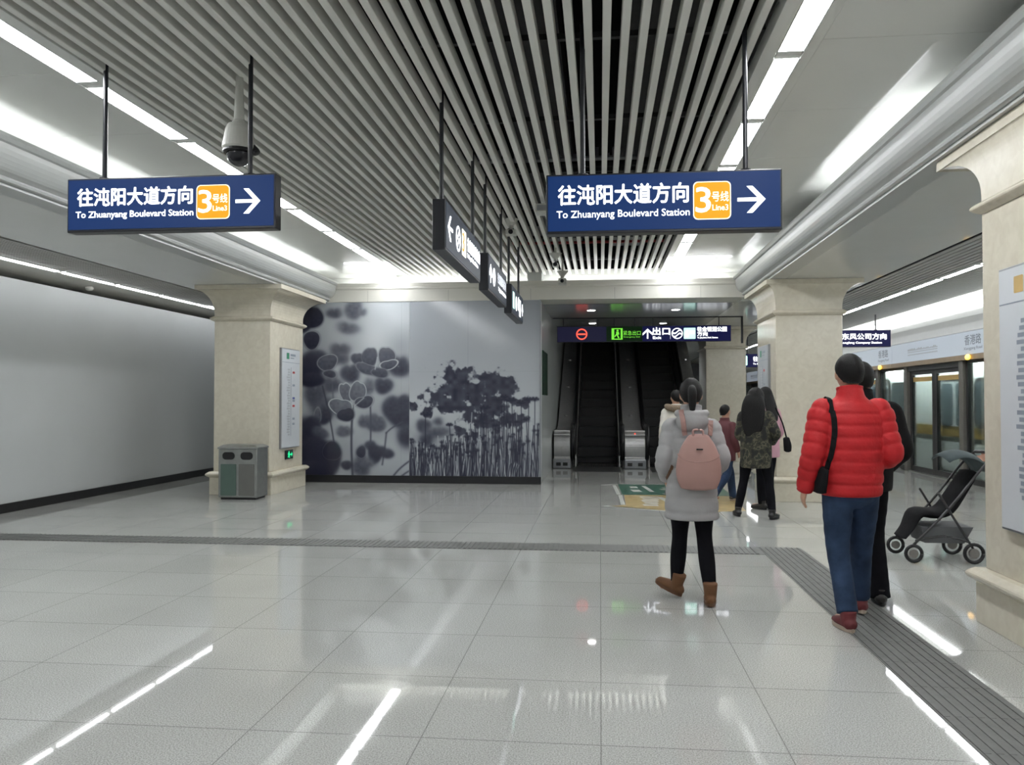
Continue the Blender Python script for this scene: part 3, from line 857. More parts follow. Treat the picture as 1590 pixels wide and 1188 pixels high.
def paint_meadow(X, Y):
    T = 0.64 + 0.18 * np.clip((Y - 60) / 600, 0, 1) + 0.03 * (vnoise(X, Y, 200, 5) - .5)
    nz = 0.55 * vnoise(X, Y, 42, 11) + 0.3 * vnoise(X, Y, 20, 12) + 0.15 * vnoise(X, Y, 9, 13)
    f = np.full(X.shape, -1.0)
    for cx, cy, rx, ry in ((900, 600, 105, 80), (990, 545, 120, 75), (1005, 495, 55, 36), (1060, 640, 120, 55), (1200, 555, 110, 45), (1240, 540, 60, 40), (1275, 610, 55, 26), (960, 690, 110, 44), (1190, 690, 90, 66), (1150, 780, 80, 50), (725, 690, 52, 28),
                           (1350, 670, 60, 30), (800, 720, 50, 30), (1080, 860, 60, 26), (1110, 585, 120, 62), (1140, 520, 70, 30), (1030, 590, 150, 90), (900, 660, 120, 50), (990, 830, 40, 26), (1300, 770, 80, 50), (1040, 760, 70, 40)):
        f = np.maximum(f, 1 - np.sqrt(((X - cx) / rx) ** 2 + ((Y - cy) / ry) ** 2))
    m = sm(-(f * 1.25 + 0.06 + (nz - 0.55) * 2.9), 0.09)
    T = T * (1 - m) + (0.08 + 0.14 * vnoise(X, Y, 26, 15)) * m
    for c in ((775, 805, 46, 42, 0, .20, 6), (850, 845, 86, 36, -6, .30, 8), (790, 890, 40, 40, 0, .18, 8), (860, 780, 30, 24, 0, .3, 6), (1020, 1075, 40, 34, 0, .35, 4)):
        T = leaf(T, X, Y, *c)
    base = sm((930 + 60 * (vnoise(X, Y, 30, 19) - .5) - Y) / 1.0, 45)
    T = T * (1 - 0.55 * base)
    rnd = random.Random(4)
    for i in range(640):
        x = rnd.uniform(688, 1475)
        bias = (x - 690) / 780
        top = rnd.uniform(900 - 190 * bias * rnd.random(), 1040)
        if rnd.random() < 0.10 and bias > 0.45: top = rnd.uniform(660, 820)
        w_ = rnd.uniform(2.0, 5.5)
        dark = rnd.random() < 0.66
        tone = rnd.uniform(.03, .14) if dark else rnd.uniform(.60, .92)
        x1 = x + rnd.uniform(-26, 26)
        sel = np.abs(X[0] - x) < 60
        if not sel.any(): continue
        a = np.where(sel)[0]; s_ = slice(a[0], a[-1] + 1)
        ry = np.where(Y[:, 0] > top - 30)[0]; r_ = slice(ry[0], ry[-1] + 1)
        T[r_, s_] = stem(T[r_, s_], X[r_, s_], Y[r_, s_], (x1, top), (x, 1120), w_, tone, rnd.uniform(-8, 8), 1.0)
        if dark and top < 1000 and rnd.random() < 0.5:
            T[r_, s_] = leaf(T[r_, s_], X[r_, s_], Y[r_, s_], x1, top, rnd.uniform(7, 14), rnd.uniform(5, 9), 0, .12, 2)
    for x, y, r in ((1145, 695, 24), (1400, 648, 18), (1436, 648, 20), (1270, 648, 26), (1385, 765, 14), (785, 735, 24), (1255, 630, 18), (930, 800, 16), (1300, 650, 22), (1355, 665, 20), (1205, 800, 14), (1330, 780, 12), (700, 890, 12)):
        T = leaf(T, X, Y, x, y, r, r * .55, 0, .09, 2.5)
        T = stem(T, X, Y, (x, y), (x + (x % 7 - 3) * 4, 1110), 4.5, .10, 3, 1.0)
        for q in range(5):
            T = leaf(T, X, Y, x - r + q * r / 2, y - r * .4 * (q % 2), r * .3, r * .3, 0, .10, 1.6)
    return T

def mural(name, px0, px1, painter, label):
    """artwork in its own units (3.83 units = 1/87 m), wall plane at YW"""
    UN = 3.832
    wx = lambda cxp: (cxp / UN + 460 - 842.0) / 88.2 - 1.045        # artwork units -> metres along the wall
    z_of = lambda cyp: 0.13 + (1105 - cyp) / (1105 - 62) * (ZS - 0.135)
    nx, nz_ = int((px1 - px0) / 2.2), 470
    xs = np.linspace(px0, px1, nx); ys = np.linspace(62, 1105, nz_)
    X, Y = np.meshgrid(xs, ys)
    T = np.clip(painter(X, Y), 0.03, 0.95)
    # dark blue-grey ink on white sheet
    dk = np.array([0.019, 0.019, 0.037]); lt = np.array([0.60, 0.635, 0.655])
    Tl = T[..., None] ** np.array([1.62, 1.60, 1.52])
    C = dk + (lt - dk) * Tl
    # panel joints of the cladding
    for jx in (638, 1040):
        C[:, np.abs(xs - jx) < 1.6] *= 0.82
    C[np.abs(ys - 485) < 1.6] *= 0.9
    co = np.empty((nz_, nx, 3), np.float32)
    co[..., 0] = wx(xs)[None, :]; co[..., 1] = YW - 0.012; co[..., 2] = z_of(ys)[:, None]
    idx = np.arange(nz_ * nx).reshape(nz_, nx)
    F = np.stack([idx[:-1, :-1], idx[1:, :-1], idx[1:, 1:], idx[:-1, 1:]], -1).reshape(-1, 4)
    # thickness: a back sheet and edges
    me = bpy.data.meshes.new(name)
    x0, x1, z0, z1 = wx(px0), wx(px1), z_of(1105), z_of(62)
    back = np.array([[x0, YW - 0.002, z0], [x1, YW - 0.002, z0], [x1, YW - 0.002, z1], [x0, YW - 0.002, z1]], np.float32)
    vs = np.concatenate([co.reshape(-1, 3), back])
    nb = nz_ * nx
    c = [int(idx[-1, 0]), int(idx[-1, -1]), int(idx[0, -1]), int(idx[0, 0])]
    fs = F.tolist() + [[c[0], nb, nb + 1, c[1]], [c[1], nb + 1, nb + 2, c[2]], [c[2], nb + 2, nb + 3, c[3]], [c[3], nb + 3, nb, c[0]]]
    o0 = V(((x0 + x1) / 2, YW - 0.01, z0))
    me.from_pydata([tuple(v) for v in (vs - np.array(o0, np.float32)).tolist()], [], fs)
    at = me.color_attributes.new('print', 'FLOAT_COLOR', 'POINT')
    cc = np.ones((nb + 4, 4), np.float32)
    cc[:nb, :3] = C.reshape(-1, 3)
    at.data.foreach_set('color', cc.ravel())
    me.materials.append(printed(name + '_print'))
    me.update()
    o = bpy.data.objects.new(name, me); COL.objects.link(o)
    o.location = o0
    tag(o, label, 'mural', 'printed wall panels', 'thing')
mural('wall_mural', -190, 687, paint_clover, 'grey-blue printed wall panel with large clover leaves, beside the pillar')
mural('wall_mural', 689, 1464, paint_meadow, 'grey-blue printed wall panel with meadow stalks and umbels, next to the escalators')
# poster on the side wall
mb = MB((-1.03, 15.2, 1.6)); mb.box(-1.0285, -1.012, 14.75, 16.0, 1.55, 2.35)
tag(mb.build('wall_poster', M['poster']), 'dark green poster on the steel wall beside the escalator', 'poster', kind='thing')

# ------------------------------------------------------------------ hanging signs
def rrmesh(mb, w_, h_, r, o, U, d, cx=0, cy=0): mb.poly(rrect(w_, h_, r, cx=cx, cy=cy), o, U, d=d)
def arrow(mb, s, o, U, cx, cy, ang=0, d=0.004):
    """shaft with a chevron head, half-length s, pointing along ang (0 = reading direction)"""
    ca, sa = math.cos(ang), math.sin(ang)
    R = lambda pts: [(cx + s * (p[0] * ca - p[1] * sa), cy + s * (p[0] * sa + p[1] * ca)) for p in pts]
    mb.poly(R([(-1, -0.13), (0.72, -0.13), (0.72, 0.13), (-1, 0.13)]), o, U, d=d)
    mb.poly(R([(1, 0), (0.08, 0.98), (-0.34, 0.98), (0.58, 0)]), o, U, d=d * 1.05)
    mb.poly(R([(1, 0), (0.58, 0), (-0.34, -0.98), (0.08, -0.98)]), o, U, d=d * 1.1)
def logo(mb, r, o, U, cx, cy, d=0.004):
    """round transit emblem: ring with two sweeping strokes"""
    ringpoly(mb, r * 0.84, r, o, U, (0, 0, 1), d, cx=cx, cy=cy)
    for s in (-1, 1):
        pts, lo = [], []
        for i in range(13):
            t = i / 12 * 2 - 1
            y = s * 0.30 + 0.34 * math.sin(t * PI * 0.9) * 0.9
            pts.append((cx + t * r * 0.86, cy + r * (y + 0.13))); lo.append((cx + t * r * 0.86, cy + r * (y - 0.13)))
        for i in range(12):
            mb.poly([lo[i], lo[i + 1], pts[i + 1], pts[i]], o, U, d=d * (1.02 + 0.03 * (s > 0)))

def sign_case(t, o, x0, x1, y0, y1, z0, z1, face, fm, mfront):
    """box housing with a framed lit face; face is '-y' or '+x'"""
    MB(o).box(x0, x1, y0, y1, z0, z1).build('housing', M['darkmetal'], t, bevel=0.006)
    mb = MB(o)
    if face == '-y': mb.box(x0 + 0.012, x1 - 0.012, y0 - 0.004, y0 + 0.01, z0 + 0.018, z1 - 0.012)
    else: mb.box(x1 - 0.01, x1 + 0.004, y0 + 0.012, y1 - 0.012, z0 + 0.018, z1 - 0.012)
    mb.build('face', mfront, t)

def rods(t, o, pts, z0, z1, r=0.016):
    for x, y in pts:
        mb = MB(o); mb.rod((x, y, z0), (x, y, z1), r, 10)
        mb.lathe((x, y, z0), [(0.035, 0), (0.035, 0.012)], 12)
        mb.build('rod', M['darkmetal'], t, smooth=False)

def hall_sign(x0, x1, y, z0, z1, label, rodx, dy=0.0):
    o = V(((x0 + x1) / 2, y, z0))
    t = thing('hanging_sign', label, 'sign', o, 0, 'lit direction signs facing the camera')
    sign_case(t, o, x0, x1, y, y + 0.10, z0, z1, '-y', None, M['navy'])
    rods(t, o, [(x, y + 0.05) for x in rodx], z1, 3.9)
    yf = y - 0.0045
    H, Wd = z1 - z0, x1 - x0
    P = lambda u, v: (x0 + u * Wd, yf, z0 + v * H)
    text('lettering', '往沌阳大道方向', 0.556 * Wd, 0.325 * H, M['letter'], t, P(0.331, 0.645), bold=0.020, base=o)
    text('lettering', 'To Zhuanyang Boulevard Station', 0.568 * Wd, 0.155 * H, M['letter'], t, P(0.330, 0.305), bold=0.006, base=o)
    c = P(0.708, 0.50)
    mb = MB(o); rrmesh(mb, 0.158 * Wd, 0.625 * H, 0.03, c, (1, 0, 0), 0.003); pl = mb.build('line_plate', M['orangerim'], t)
    mb = MB(o); rrmesh(mb, 0.150 * Wd, 0.595 * H, 0.027, c, (1, 0, 0), 0.0045); mb.build('plate_face', M['orange'], pl)
    c = (c[0], yf - 0.0048, c[2])
    text('numeral', '3', 0.062 * Wd, 0.41 * H, M['orangetext'], pl, (c[0] - 0.037 * Wd, c[1], c[2] + 0.01 * H), bold=0.01, base=o)
    text('lettering', '号线', 0.070 * Wd, 0.165 * H, M['orangetext'], pl, (c[0] + 0.034 * Wd, c[1], c[2] + 0.06 * H), bold=0.006, base=o)
    text('lettering', 'Line3', 0.066 * Wd, 0.095 * H, M['orangetext'], pl, (c[0] + 0.034 * Wd, c[1], c[2] - 0.12 * H), bold=0.008, base=o)
    for p in pl.children: pass
    mb = MB(o); arrow(mb, 0.058 * Wd, P(0, 0)[:1] + (yf,) + (0,), (1, 0, 0), Wd * 0.872, z0 + 0.50 * H, d=0.004)
    mb.build('arrow', M['letter'], t)
    return t
hall_sign(-0.344, 1.136, 5.3, 2.520, 2.905, 'lit blue sign with right arrow, hanging beside the row of side-on signs', [-0.11, 0.92])
hall_sign(-3.640, -2.155, 5.3, 2.602, 2.972, 'lit blue sign with right arrow, hanging under the dome camera', [-3.40, -2.355])

def side_sign(y0, y1, z0, z1, label, rodz, kind):
    x1 = CX + 0.045; x0 = CX - 0.055
    o = V((CX, y0, z0))
    t = thing('hanging_sign', label, 'sign', o, 0, 'direction signs seen side-on over the concourse')
    sign_case(t, o, x0, x1, y0, y1, z0, z1, '+x', None, M['navydim'])
    rods(t, o, [(CX - 0.005, y0 + 0.10), (CX - 0.005, y1 - 0.15)], z1, rodz, 0.017)
    L_, H = y1 - y0, z1 - z0
    U = (0, 1, 0)
    xf = x1 + 0.0045
    zc = (z0 + z1) / 2
    P = lambda u, v: (xf, y0 + u * L_, z0 + v * H)
    if kind == 0:
        mb = MB(o); arrow(mb, 0.10, P(0.10, 0.5), U, 0, 0, PI); mb.build('arrow', M['letter'], t)
        mb = MB(o); logo(mb, 0.105, P(0.30, 0.48), U, 0, 0); mb.build('emblem', M['letter'], t)
        mb = MB(o); rrmesh(mb, 0.21, 0.22, 0.02, P(0.46, 0.52), U, 0.003); pl = mb.build('line_plate', M['orangetext'], t)
        text('numeral', '3', 0.08, 0.16, M['orange'], pl, (xf + 0.0032,) + P(0.43, 0.52)[1:], U, base=o)
        text('lettering', '往宏图大道方向', 0.74, 0.12, M['letter'], t, P(0.765, 0.60), U, bold=0.02, base=o)
        text('lettering', 'To Hongtu Boulevard Station', 0.62, 0.05, M['letter'], t, P(0.73, 0.33), U, bold=0.02, base=o)
    elif kind == 1:
        mb = MB(o); arrow(mb, 0.10, P(0.09, 0.5), U, 0, 0, PI / 2); mb.build('arrow', M['letter'], t)
        mb = MB(o); logo(mb, 0.10, P(0.26, 0.5), U, 0, 0); mb.build('emblem', M['letter'], t)
        text('lettering', '往金银湖公园方向', 0.8, 0.12, M['letterdim'], t, P(0.70, 0.62), U, bold=0.0, base=o)
        text('lettering', 'To Jinyinhu Park Station', 0.75, 0.055, M['letter'], t, P(0.72, 0.30), U, bold=0.02, base=o)
    else:
        mb = MB(o); rrmesh(mb, 0.22, 0.22, 0.02, P(0.14, 0.5), U, 0.003); pl = mb.build('line_plate', M['mint'], t)
        mb = MB(o); logo(mb, 0.10, P(0.36, 0.48), U, 0, 0); mb.build('emblem', M['letter'], t)
        text('lettering', '出口', 0.40, 0.20, M['letter'], t, P(0.64, 0.56), U, bold=0.02, base=o)
        text('lettering', 'Exit', 0.20, 0.07, M['letter'], t, P(0.68, 0.24), U, bold=0.02, base=o)
        mb = MB(o); arrow(mb, 0.09, P(0.92, 0.5), U, 0, 0, PI / 2); mb.build('arrow', M['letter'], t)
side_sign(6.10, 7.90, 2.585, 2.970, 'side-on dark sign with white arrow, first of the row over the concourse', 3.85, 0)
side_sign(8.50, 10.15, 2.600, 2.990, 'side-on dark sign in the middle of the row over the concourse', 3.85, 1)
side_sign(10.77, 12.34, 2.600, 2.985, 'side-on sign with mint square, last of the row before the mural', 3.85, 2)

# wide sign before the escalators, three cases on one rail
o = V((0.9, 17.5, 2.68))
t = thing('exit_sign_bar', 'wide lit sign bar over the escalators with red ring, green exit and white arrow', 'sign', o)
yf = 17.5 - 0.0045
MB(o).box(-0.905, 2.70, 17.5, 17.6, 2.68, 3.015).build('housing', M['darkmetal'], t, bevel=0.005)
MB(o).box(-0.895, 0.13, 17.496, 17.51, 2.692, 3.005).build('face', M['navydark'], t)
MB(o).box(0.135, 0.88, 17.496, 17.51, 2.692, 3.005).build('face', M['green_dark'], t)
MB(o).box(0.885, 2.69, 17.496, 17.51, 2.692, 3.005).build('face', M['navyfar'], t)
mb = MB(o); ringpoly(mb, 0.092, 0.118, (-0.385, yf, 2.85), (1, 0, 0), (0, 0, 1), 0.004); mb.poly(rrect(0.17, 0.032, 0.01), (-0.385, yf, 2.85), d=0.004)
mb.build('no_entry_ring', M['red'], t)
c = (0.355, yf, 2.85)
mb = MB(o)
mb.poly([(-.115, -.12), (.115, -.12), (.115, -.10), (-.115, -.10)], c); mb.poly([(-.115, .10), (.115, .10), (.115, .12), (-.115, .12)], c)
mb.poly([(-.115, -.10), (-.06, -.10), (-.06, .10), (-.115, .10)], c); mb.poly([(.075, -.10), (.115, -.10), (.115, .10), (.075, .10)], c)
mb.poly(circ(.022, 12, .01, .07), c)
mb.poly([(-.02, .045), (.035, .045), (.045, -.01), (.02, -.02), (.05, -.09), (.02, -.09), (-.01, -.025), (-.045, -.07), (-.055, -.05), (-.02, 0)], c)
mb.build('running_figure', M['green'], t)
text('lettering', '紧急出口', 0.36, 0.095, M['green'], t, (0.665, yf, 2.868), bold=0.0, base=o)
text('lettering', 'Emergency Exit', 0.34, 0.036, M['green'], t, (0.665, yf, 2.782), bold=0.0, base=o)
mb = MB(o); arrow(mb, 0.105, (0.99, yf, 2.85), (1, 0, 0), 0, 0, PI / 2); mb.build('arrow', M['letter'], t)
text('lettering', '出口', 0.35, 0.155, M['letter'], t, (1.27, yf, 2.90), bold=0.03, base=o)
text('lettering', 'Exit', 0.17, 0.055, M['letter'], t, (1.185, yf, 2.765), bold=0.03, base=o)
mb = MB(o); mb.box(1.455, 1.462, yf - 0.003, yf, 2.735, 2.955); mb.build('divider', M['letterdim'], t)
mb = MB(o); logo(mb, 0.115, (1.60, yf, 2.85), (1, 0, 0), 0, 0); mb.build('emblem', M['letter'], t)
mb = MB(o); rrmesh(mb, 0.24, 0.23, 0.015, (1.855, yf, 2.85), (1, 0, 0), 0.003); pl = mb.build('line_plate', M['mint'], t)
text('numeral', '6', 0.075, 0.13, M['letter'], pl, (1.80, yf - 0.0033, 2.85), bold=0.03, base=o)
text('lettering', '号线', 0.10, 0.06, M['letter'], pl, (1.905, yf - 0.0033, 2.875), bold=0.02, base=o)
text('lettering', '往金银湖公园', 0.60, 0.10, M['letter'], t, (2.31, yf, 2.935), bold=0.035, base=o)
text('lettering', '方向', 0.21, 0.085, M['letter'], t, (2.115, yf, 2.835), bold=0.03, base=o)
text('lettering', 'To Jinyinhu Park Station', 0.42, 0.04, M['letter'], t, (2.22, yf, 2.755), bold=0.03, base=o)
mb = MB(o)
for x in (-0.77, -0.05, 0.30, 0.73, 1.10, 2.46): mb.rod((x, 17.55, 3.0), (x, 17.55, ZS), 0.011, 8)
mb.build('rod', M['darkmetal'], t)
mb = MB(o); mb.box(-1.0, 2.95, 17.53, 17.57, ZS - 0.02, ZS); mb.box(2.91, 2.95, 17.53, 17.57, 2.64, ZS)
mb.build('rail', M['darkmetal'], t)

# platform signs
def platform_sign(x0, x1, y, z0, z1, label):
    o = V(((x0 + x1) / 2, y, z0))
    t = thing('hanging_sign', label, 'sign', o, 0, 'lit signs over the train platform')
    MB(o).box(x0, x1, y, y + 0.1, z0, z1).build('housing', M['darkmetal'], t, bevel=0.005)
    MB(o).box(x0 + .01, x1 - .01, y - .004, y + .01, z0 + .012, z1 - .012).build('face', M['navyfar'], t)
    rods(t, o, [(x0 + 0.3, y + .05), (x1 - 0.28, y + .05)], z1, ZS, 0.014)
    H, Wd = z1 - z0, x1 - x0
    text('lettering', '往东风公司方向', 0.66 * Wd, 0.36 * H, M['letter'], t, (x0 + 0.615 * Wd, y - .0045, z0 + .62 * H), bold=0.025, base=o)
    text('lettering', 'To Dongfeng Company Station', 0.60 * Wd, 0.15 * H, M['letter'], t, (x0 + 0.585 * Wd, y - .0045, z0 + .24 * H), bold=0.03, base=o)
    mb = MB(o); rrmesh(mb, 0.21, 0.7 * H, 0.02, (x0 + 0.17, y - .0045, z0 + H / 2), (1, 0, 0), 0.003); mb.build('line_plate', M['mint'], t)
platform_sign(4.30, 5.84, 17.4, 2.535, 2.88, 'lit blue platform sign between the stone pillar and the screen doors')
platform_sign(3.70, 5.20, 23.0, 2.35, 2.72, 'small lit blue platform sign seen between the two far pillars')

# ------------------------------------------------------------------ cameras and small ceiling devices
o = V((-2.53, 5.56, 3.09))
t = thing('dome_camera', 'white dome security camera on a pole behind the sign rod', 'security camera', o)
mb = MB(o); mb.lathe((o.x, o.y, 0), [(0.038, 3.41), (0.034, 3.50), (0.027, 3.66), (0.027, 3.95)], 20); mb.lathe((o.x, o.y, 0), [(0.048, 3.39), (0.048, 3.415), (0.038, 3.43)], 20)
mb.build('pole', M['camwhite'], t, smooth=False)
mb = MB(o); mb.lathe((o.x, o.y, 0), [(0.110, 3.215), (0.116, 3.23), (0.112, 3.26), (0.094, 3.36), (0.078, 3.395), (0.05, 3.40)], 28); mb.build('shroud', M['camwhite'], t, smooth=False, bevel=0.003)
mb = MB(o); mb.lathe((o.x, o.y, 0), [(0.104, 3.19), (0.111, 3.20), (0.108, 3.218)], 28); mb.build('ring', M['rubber'], t)
mb = MB(o); mb.ball((o.x, o.y, 3.19), (0.086, 0.086, 0.090), 28, 16); mb.build('dome', M['camdome'], t, smooth=True)
mb = MB(o); mb.tube([(o.x + 0.10, o.y, 3.24), (o.x + 0.135, o.y, 3.20), (o.x + 0.125, o.y - 0.03, 3.18)], [0.018, 0.02, 0.018], n=10); mb.build('bracket', M['rubber'], t, smooth=True)

def small_camera(x, y, z, label, body=(0.11, 0.22, 0.09)):
    o = V((x, y, z))
    t = thing('security_camera', label, 'security camera', o, 0, 'small cameras under the slats')
    mb = MB(o); mb.lathe((x, y, 0), [(0.03, z + 0.06), (0.03, z + 0.09), (0.085, z + 0.16), (0.10, z + 0.175)], 16); mb.rod((x, y, z + 0.16), (x, y, ZC + 0.05), 0.02, 8); mb.build('mount', M['camwhite'], t)
    mb = MB(o); mb.box(x - body[0] / 2, x + body[0] / 2, y - body[1] / 2, y + body[1] / 2, z - body[2] / 2, z + body[2] / 2); mb.build('body', M['camwhite'], t, bevel=0.012)
    mb = MB(o); mb.poly(circ(0.03), (x, y - body[1] / 2, z), d=0.01); mb.build('lens', M['camdome'], t)
small_camera(-0.66, 12.3, 3.47, 'small cream camera under the slats just before the far beam', (0.09, 0.16, 0.05))
small_camera(-0.62, 13.7, 3.42, 'small cream camera lowest under the slats at the far beam', (0.13, 0.22, 0.10))
small_camera(-1.13, 10.5, 3.60, 'small cream camera beside the rods of the side-on signs', (0.14, 0.14, 0.07))
o = V((-0.62, 9.3, 3.56))
t = thing('ceiling_speaker', 'small white box under the slats beside the sign with the right arrow', 'speaker', o)
MB(o).box(-0.72, -0.36, 9.2, 9.4, 3.56, 3.66).build('case', M['camwhite'], t, bevel=0.01)
MB(o).box(-0.70, -0.38, 9.195, 9.2, 3.58, 3.64).build('grille', M['mapframe'], t)
MB(o).rod((-0.54, 9.3, 3.66), (-0.54, 9.3, 3.85), 0.012, 8).build('rod', M['darkmetal'], t)
o = V((-7.62, 11.6, 3.12))
t = thing('security_camera', 'small beige camera above the white partition wall', 'security camera', o)
MB(o).rod((-7.60, 11.6, 3.14), (-7.60, 11.6, 3.245), 0.02, 8).build('mount', M['camwhite'], t)
MB(o).ball((-7.60, 11.6, 3.13), (0.055, 0.07, 0.045)).build('body', M['camwhite'], t, smooth=True)

# ------------------------------------------------------------------ tactile paving and floor stickers
def tact(rects, along, label):
    x0, x1, y0, y1 = rects
    o = V(((x0 + x1) / 2, (y0 + y1) / 2, 0))
    mb = MB(o); mb.box(x0, x1, y0, y1, 0.0, 0.003)
    k = 8
    if along == 'y':
        p = (x1 - x0) / k
        y = y0
        while y < y1 - 0.01:
            for i in range(k): mb.box(x0 + p * (i + .22), x0 + p * (i + .78), y + 0.0015, min(y + 0.3985, y1), 0.003, 0.007)
            y += 0.4
    else:
        # cross strip: ribs follow the strip
        x = x0
        while x < x1 - 0.05:
            mb.box(x + 0.012, x + 0.038, y0 + 0.006, y1 - 0.006, 0.003, 0.007)
            x += 0.05
    tag(mb.build('tactile_paving', M['tactile']), label, 'tactile paving', kind='thing')
tact((-7.6, 1.545, 8.02, 8.40), 'x', 'grey ribbed guide strip crossing the concourse floor to the white partition')
tact((1.548, 1.948, -2.0, 8.40), 'y', 'grey ribbed guide strip running along the floor under the red jacket')

o = V((1.0, 12.8, 0))
t = thing('floor_sticker', 'worn green and yellow direction sticker on the floor before the escalators', 'floor sticker', o)
UX, UY = (1, 0, 0), (0, 1, 0)
fl = lambda mb, pts, d=0.0015: mb.poly(pts, (0, 0, 0.0005), UX, UY, d)
mb = MB(o); fl(mb, [(0.33, 12.88), (2.0, 12.88), (2.0, 14.45), (0.30, 14.45)]); mb.build('green_panel', M['sticker_green'], t)
mb = MB(o); fl(mb, [(0.36, 12.85), (2.0, 12.85), (1.9, 11.15), (1.2, 10.95), (0.85, 11.05), (0.10, 11.45), (0.35, 11.62)]); mb.build('yellow_panel', M['sticker_yellow'], t)
mb = MB(o)
fl(mb, [(0.25, 12.9), (0.31, 12.9), (0.26, 14.3), (0.20, 14.3)]); fl(mb, [(0.28, 11.65), (0.34, 11.65), (0.33, 12.82), (0.27, 12.82)])
fl(mb, [(0.02, 11.44), (0.10, 11.52), (0.85, 11.10), (1.2, 11.0), (1.2, 10.92), (0.85, 11.0)]); fl(mb, [(0.0, 14.30), (0.30, 14.47), (1.5, 14.50), (1.5, 14.46), (0.30, 14.43), (0.06, 14.29)])
mb.build('outline', M['sticker_white'], t)
mb = MB(o)
fl(mb, [(0.52, 13.3), (0.66, 13.3), (0.62, 13.6), (0.48, 13.6)], 0.002); fl(mb, [(0.50, 13.85), (0.62, 13.85), (0.6, 14.1), (0.48, 14.1)], 0.002)
fl(mb, [(0.78, 13.3), (0.85, 13.3), (0.76, 14.2), (0.69, 14.2)], 0.002)
for i in range(6): fl(mb, [(0.98 + .055 * (i % 3), 12.95 + .22 * i), (1.2 + .03 * (i % 2), 12.95 + .22 * i), (1.18 + .03 * (i % 2), 13.1 + .22 * i), (0.95 + .055 * (i % 3), 13.1 + .22 * i)], 0.002)
for i in range(5): fl(mb, [(0.60 + .03 * (i % 2), 11.55 + .24 * i), (0.80 + .02 * i, 11.55 + .24 * i), (0.78 + .02 * i, 11.7 + .24 * i), (0.58 + .03 * (i % 2), 11.7 + .24 * i)], 0.002)
fl(mb, [(0.94, 11.9), (1.04, 11.9), (0.92, 12.6), (0.84, 12.6)], 0.002)
for i in range(3): fl(mb, [(1.18, 11.4 + .4 * i), (1.4, 11.4 + .4 * i), (1.34, 11.6 + .4 * i), (1.12, 11.6 + .4 * i)], 0.002)
mb.build('worn_lettering', M['sticker_white'], t)

# ------------------------------------------------------------------ escalators
SL = math.tan(math.radians(30))
YE = 18.05
def rise(y):
    """height of the incline line at y (0 on the flat)"""
    d = y - (YE + 0.95)
    return 0 if d <= 0 else (d * d / (2 * 0.8) * SL if d < 0.8 else (d - 0.4) * SL)

def escalator(x0, x1, label, first=None):
    o = V(((x0 + x1) / 2, YE, 0))
    t = thing('escalator', label, 'escalator', o, 0, 'escalators at the far end')
    proto = None
    for k in range(27):
        y = YE + 0.15 + 0.4 * k
        z = rise(y + 0.2)
        if proto is None:
            mb = MB((0, y, z)); ng = 22; p = (x1 - x0) / ng
            mb.box(x0, x1, y, y + 0.42, z - 0.24, z - 0.012)
            for i in range(ng): mb.box(x0 + p * i, x0 + p * (i + 0.55), y, y + 0.42, z - 0.012, z)
            mb.o = o
            proto = mb.build('step', M['step'], t)
            base = V((0, y, z))
        else:
            c = proto.copy(); COL.objects.link(c); c.parent = t
            c.location = proto.location + V((0, y, z)) - base
    mb = MB(o); mb.box(x0 - 0.02, x1 + 0.02, 16.85, YE + 0.12, 0.0, 0.006)
    for i in range(30): mb.box(x0 + (x1 - x0) / 30 * i, x0 + (x1 - x0) / 30 * (i + .5), 16.9, YE + 0.1, 0.006, 0.009)
    mb.build('landing_plate', M['mesh'], t)
    ys = [YE + 0.1 + 0.3 * i for i in range(36)]
    for s, xa in ((-1, x0), (1, x1)):
        # skirt, inner panel, handrail
        a, b = (xa - 0.03, xa) if s < 0 else (xa, xa + 0.03)
        prof = [(y, rise(y) + 0.25) for y in ys] + [(y, rise(y) - 0.35) for y in reversed(ys)]
        mb = MB(o); mb.prism_x(prof, a, b); mb.build('skirt', M['steel'], t)
        a, b = (xa - 0.09, xa - 0.05) if s < 0 else (xa + 0.05, xa + 0.09)
        front = [(YE - 0.12 - 0.22 * math.sin(PI * i / 10), 0.20 + 0.68 * i / 10) for i in range(11)]
        prof = front + [(y, rise(y) + 0.88) for y in ys] + [(y, rise(y) + 0.02) for y in reversed(ys)]
        mb = MB(o); mb.prism_x(prof, a, b); mb.build('balustrade', M['darksteel'], t)
        xc = (a + b) / 2
        path = [(xc, YE + 0.1, 0.17), (xc, YE - 0.14, 0.19)] + [(xc, YE - 0.14 - 0.24 * math.sin(PI * i / 8), 0.19 + 0.73 * i / 8) for i in range(1, 8)] + [(xc, YE - 0.1, 0.92)] + [(xc, y, rise(y) + 0.92) for y in ys[1:]]
        mb = MB(o); mb.tube(path, [(0.042, 0.026)] * len(path), n=12, sub=2); mb.build('handrail', M['rubber'], t, smooth=True)
    return t
escalator(-0.52, 0.40, 'first escalator, beside the steel wall, empty black steps rising')
escalator(1.06, 1.98, 'second escalator, partly hidden behind the people on the concourse')

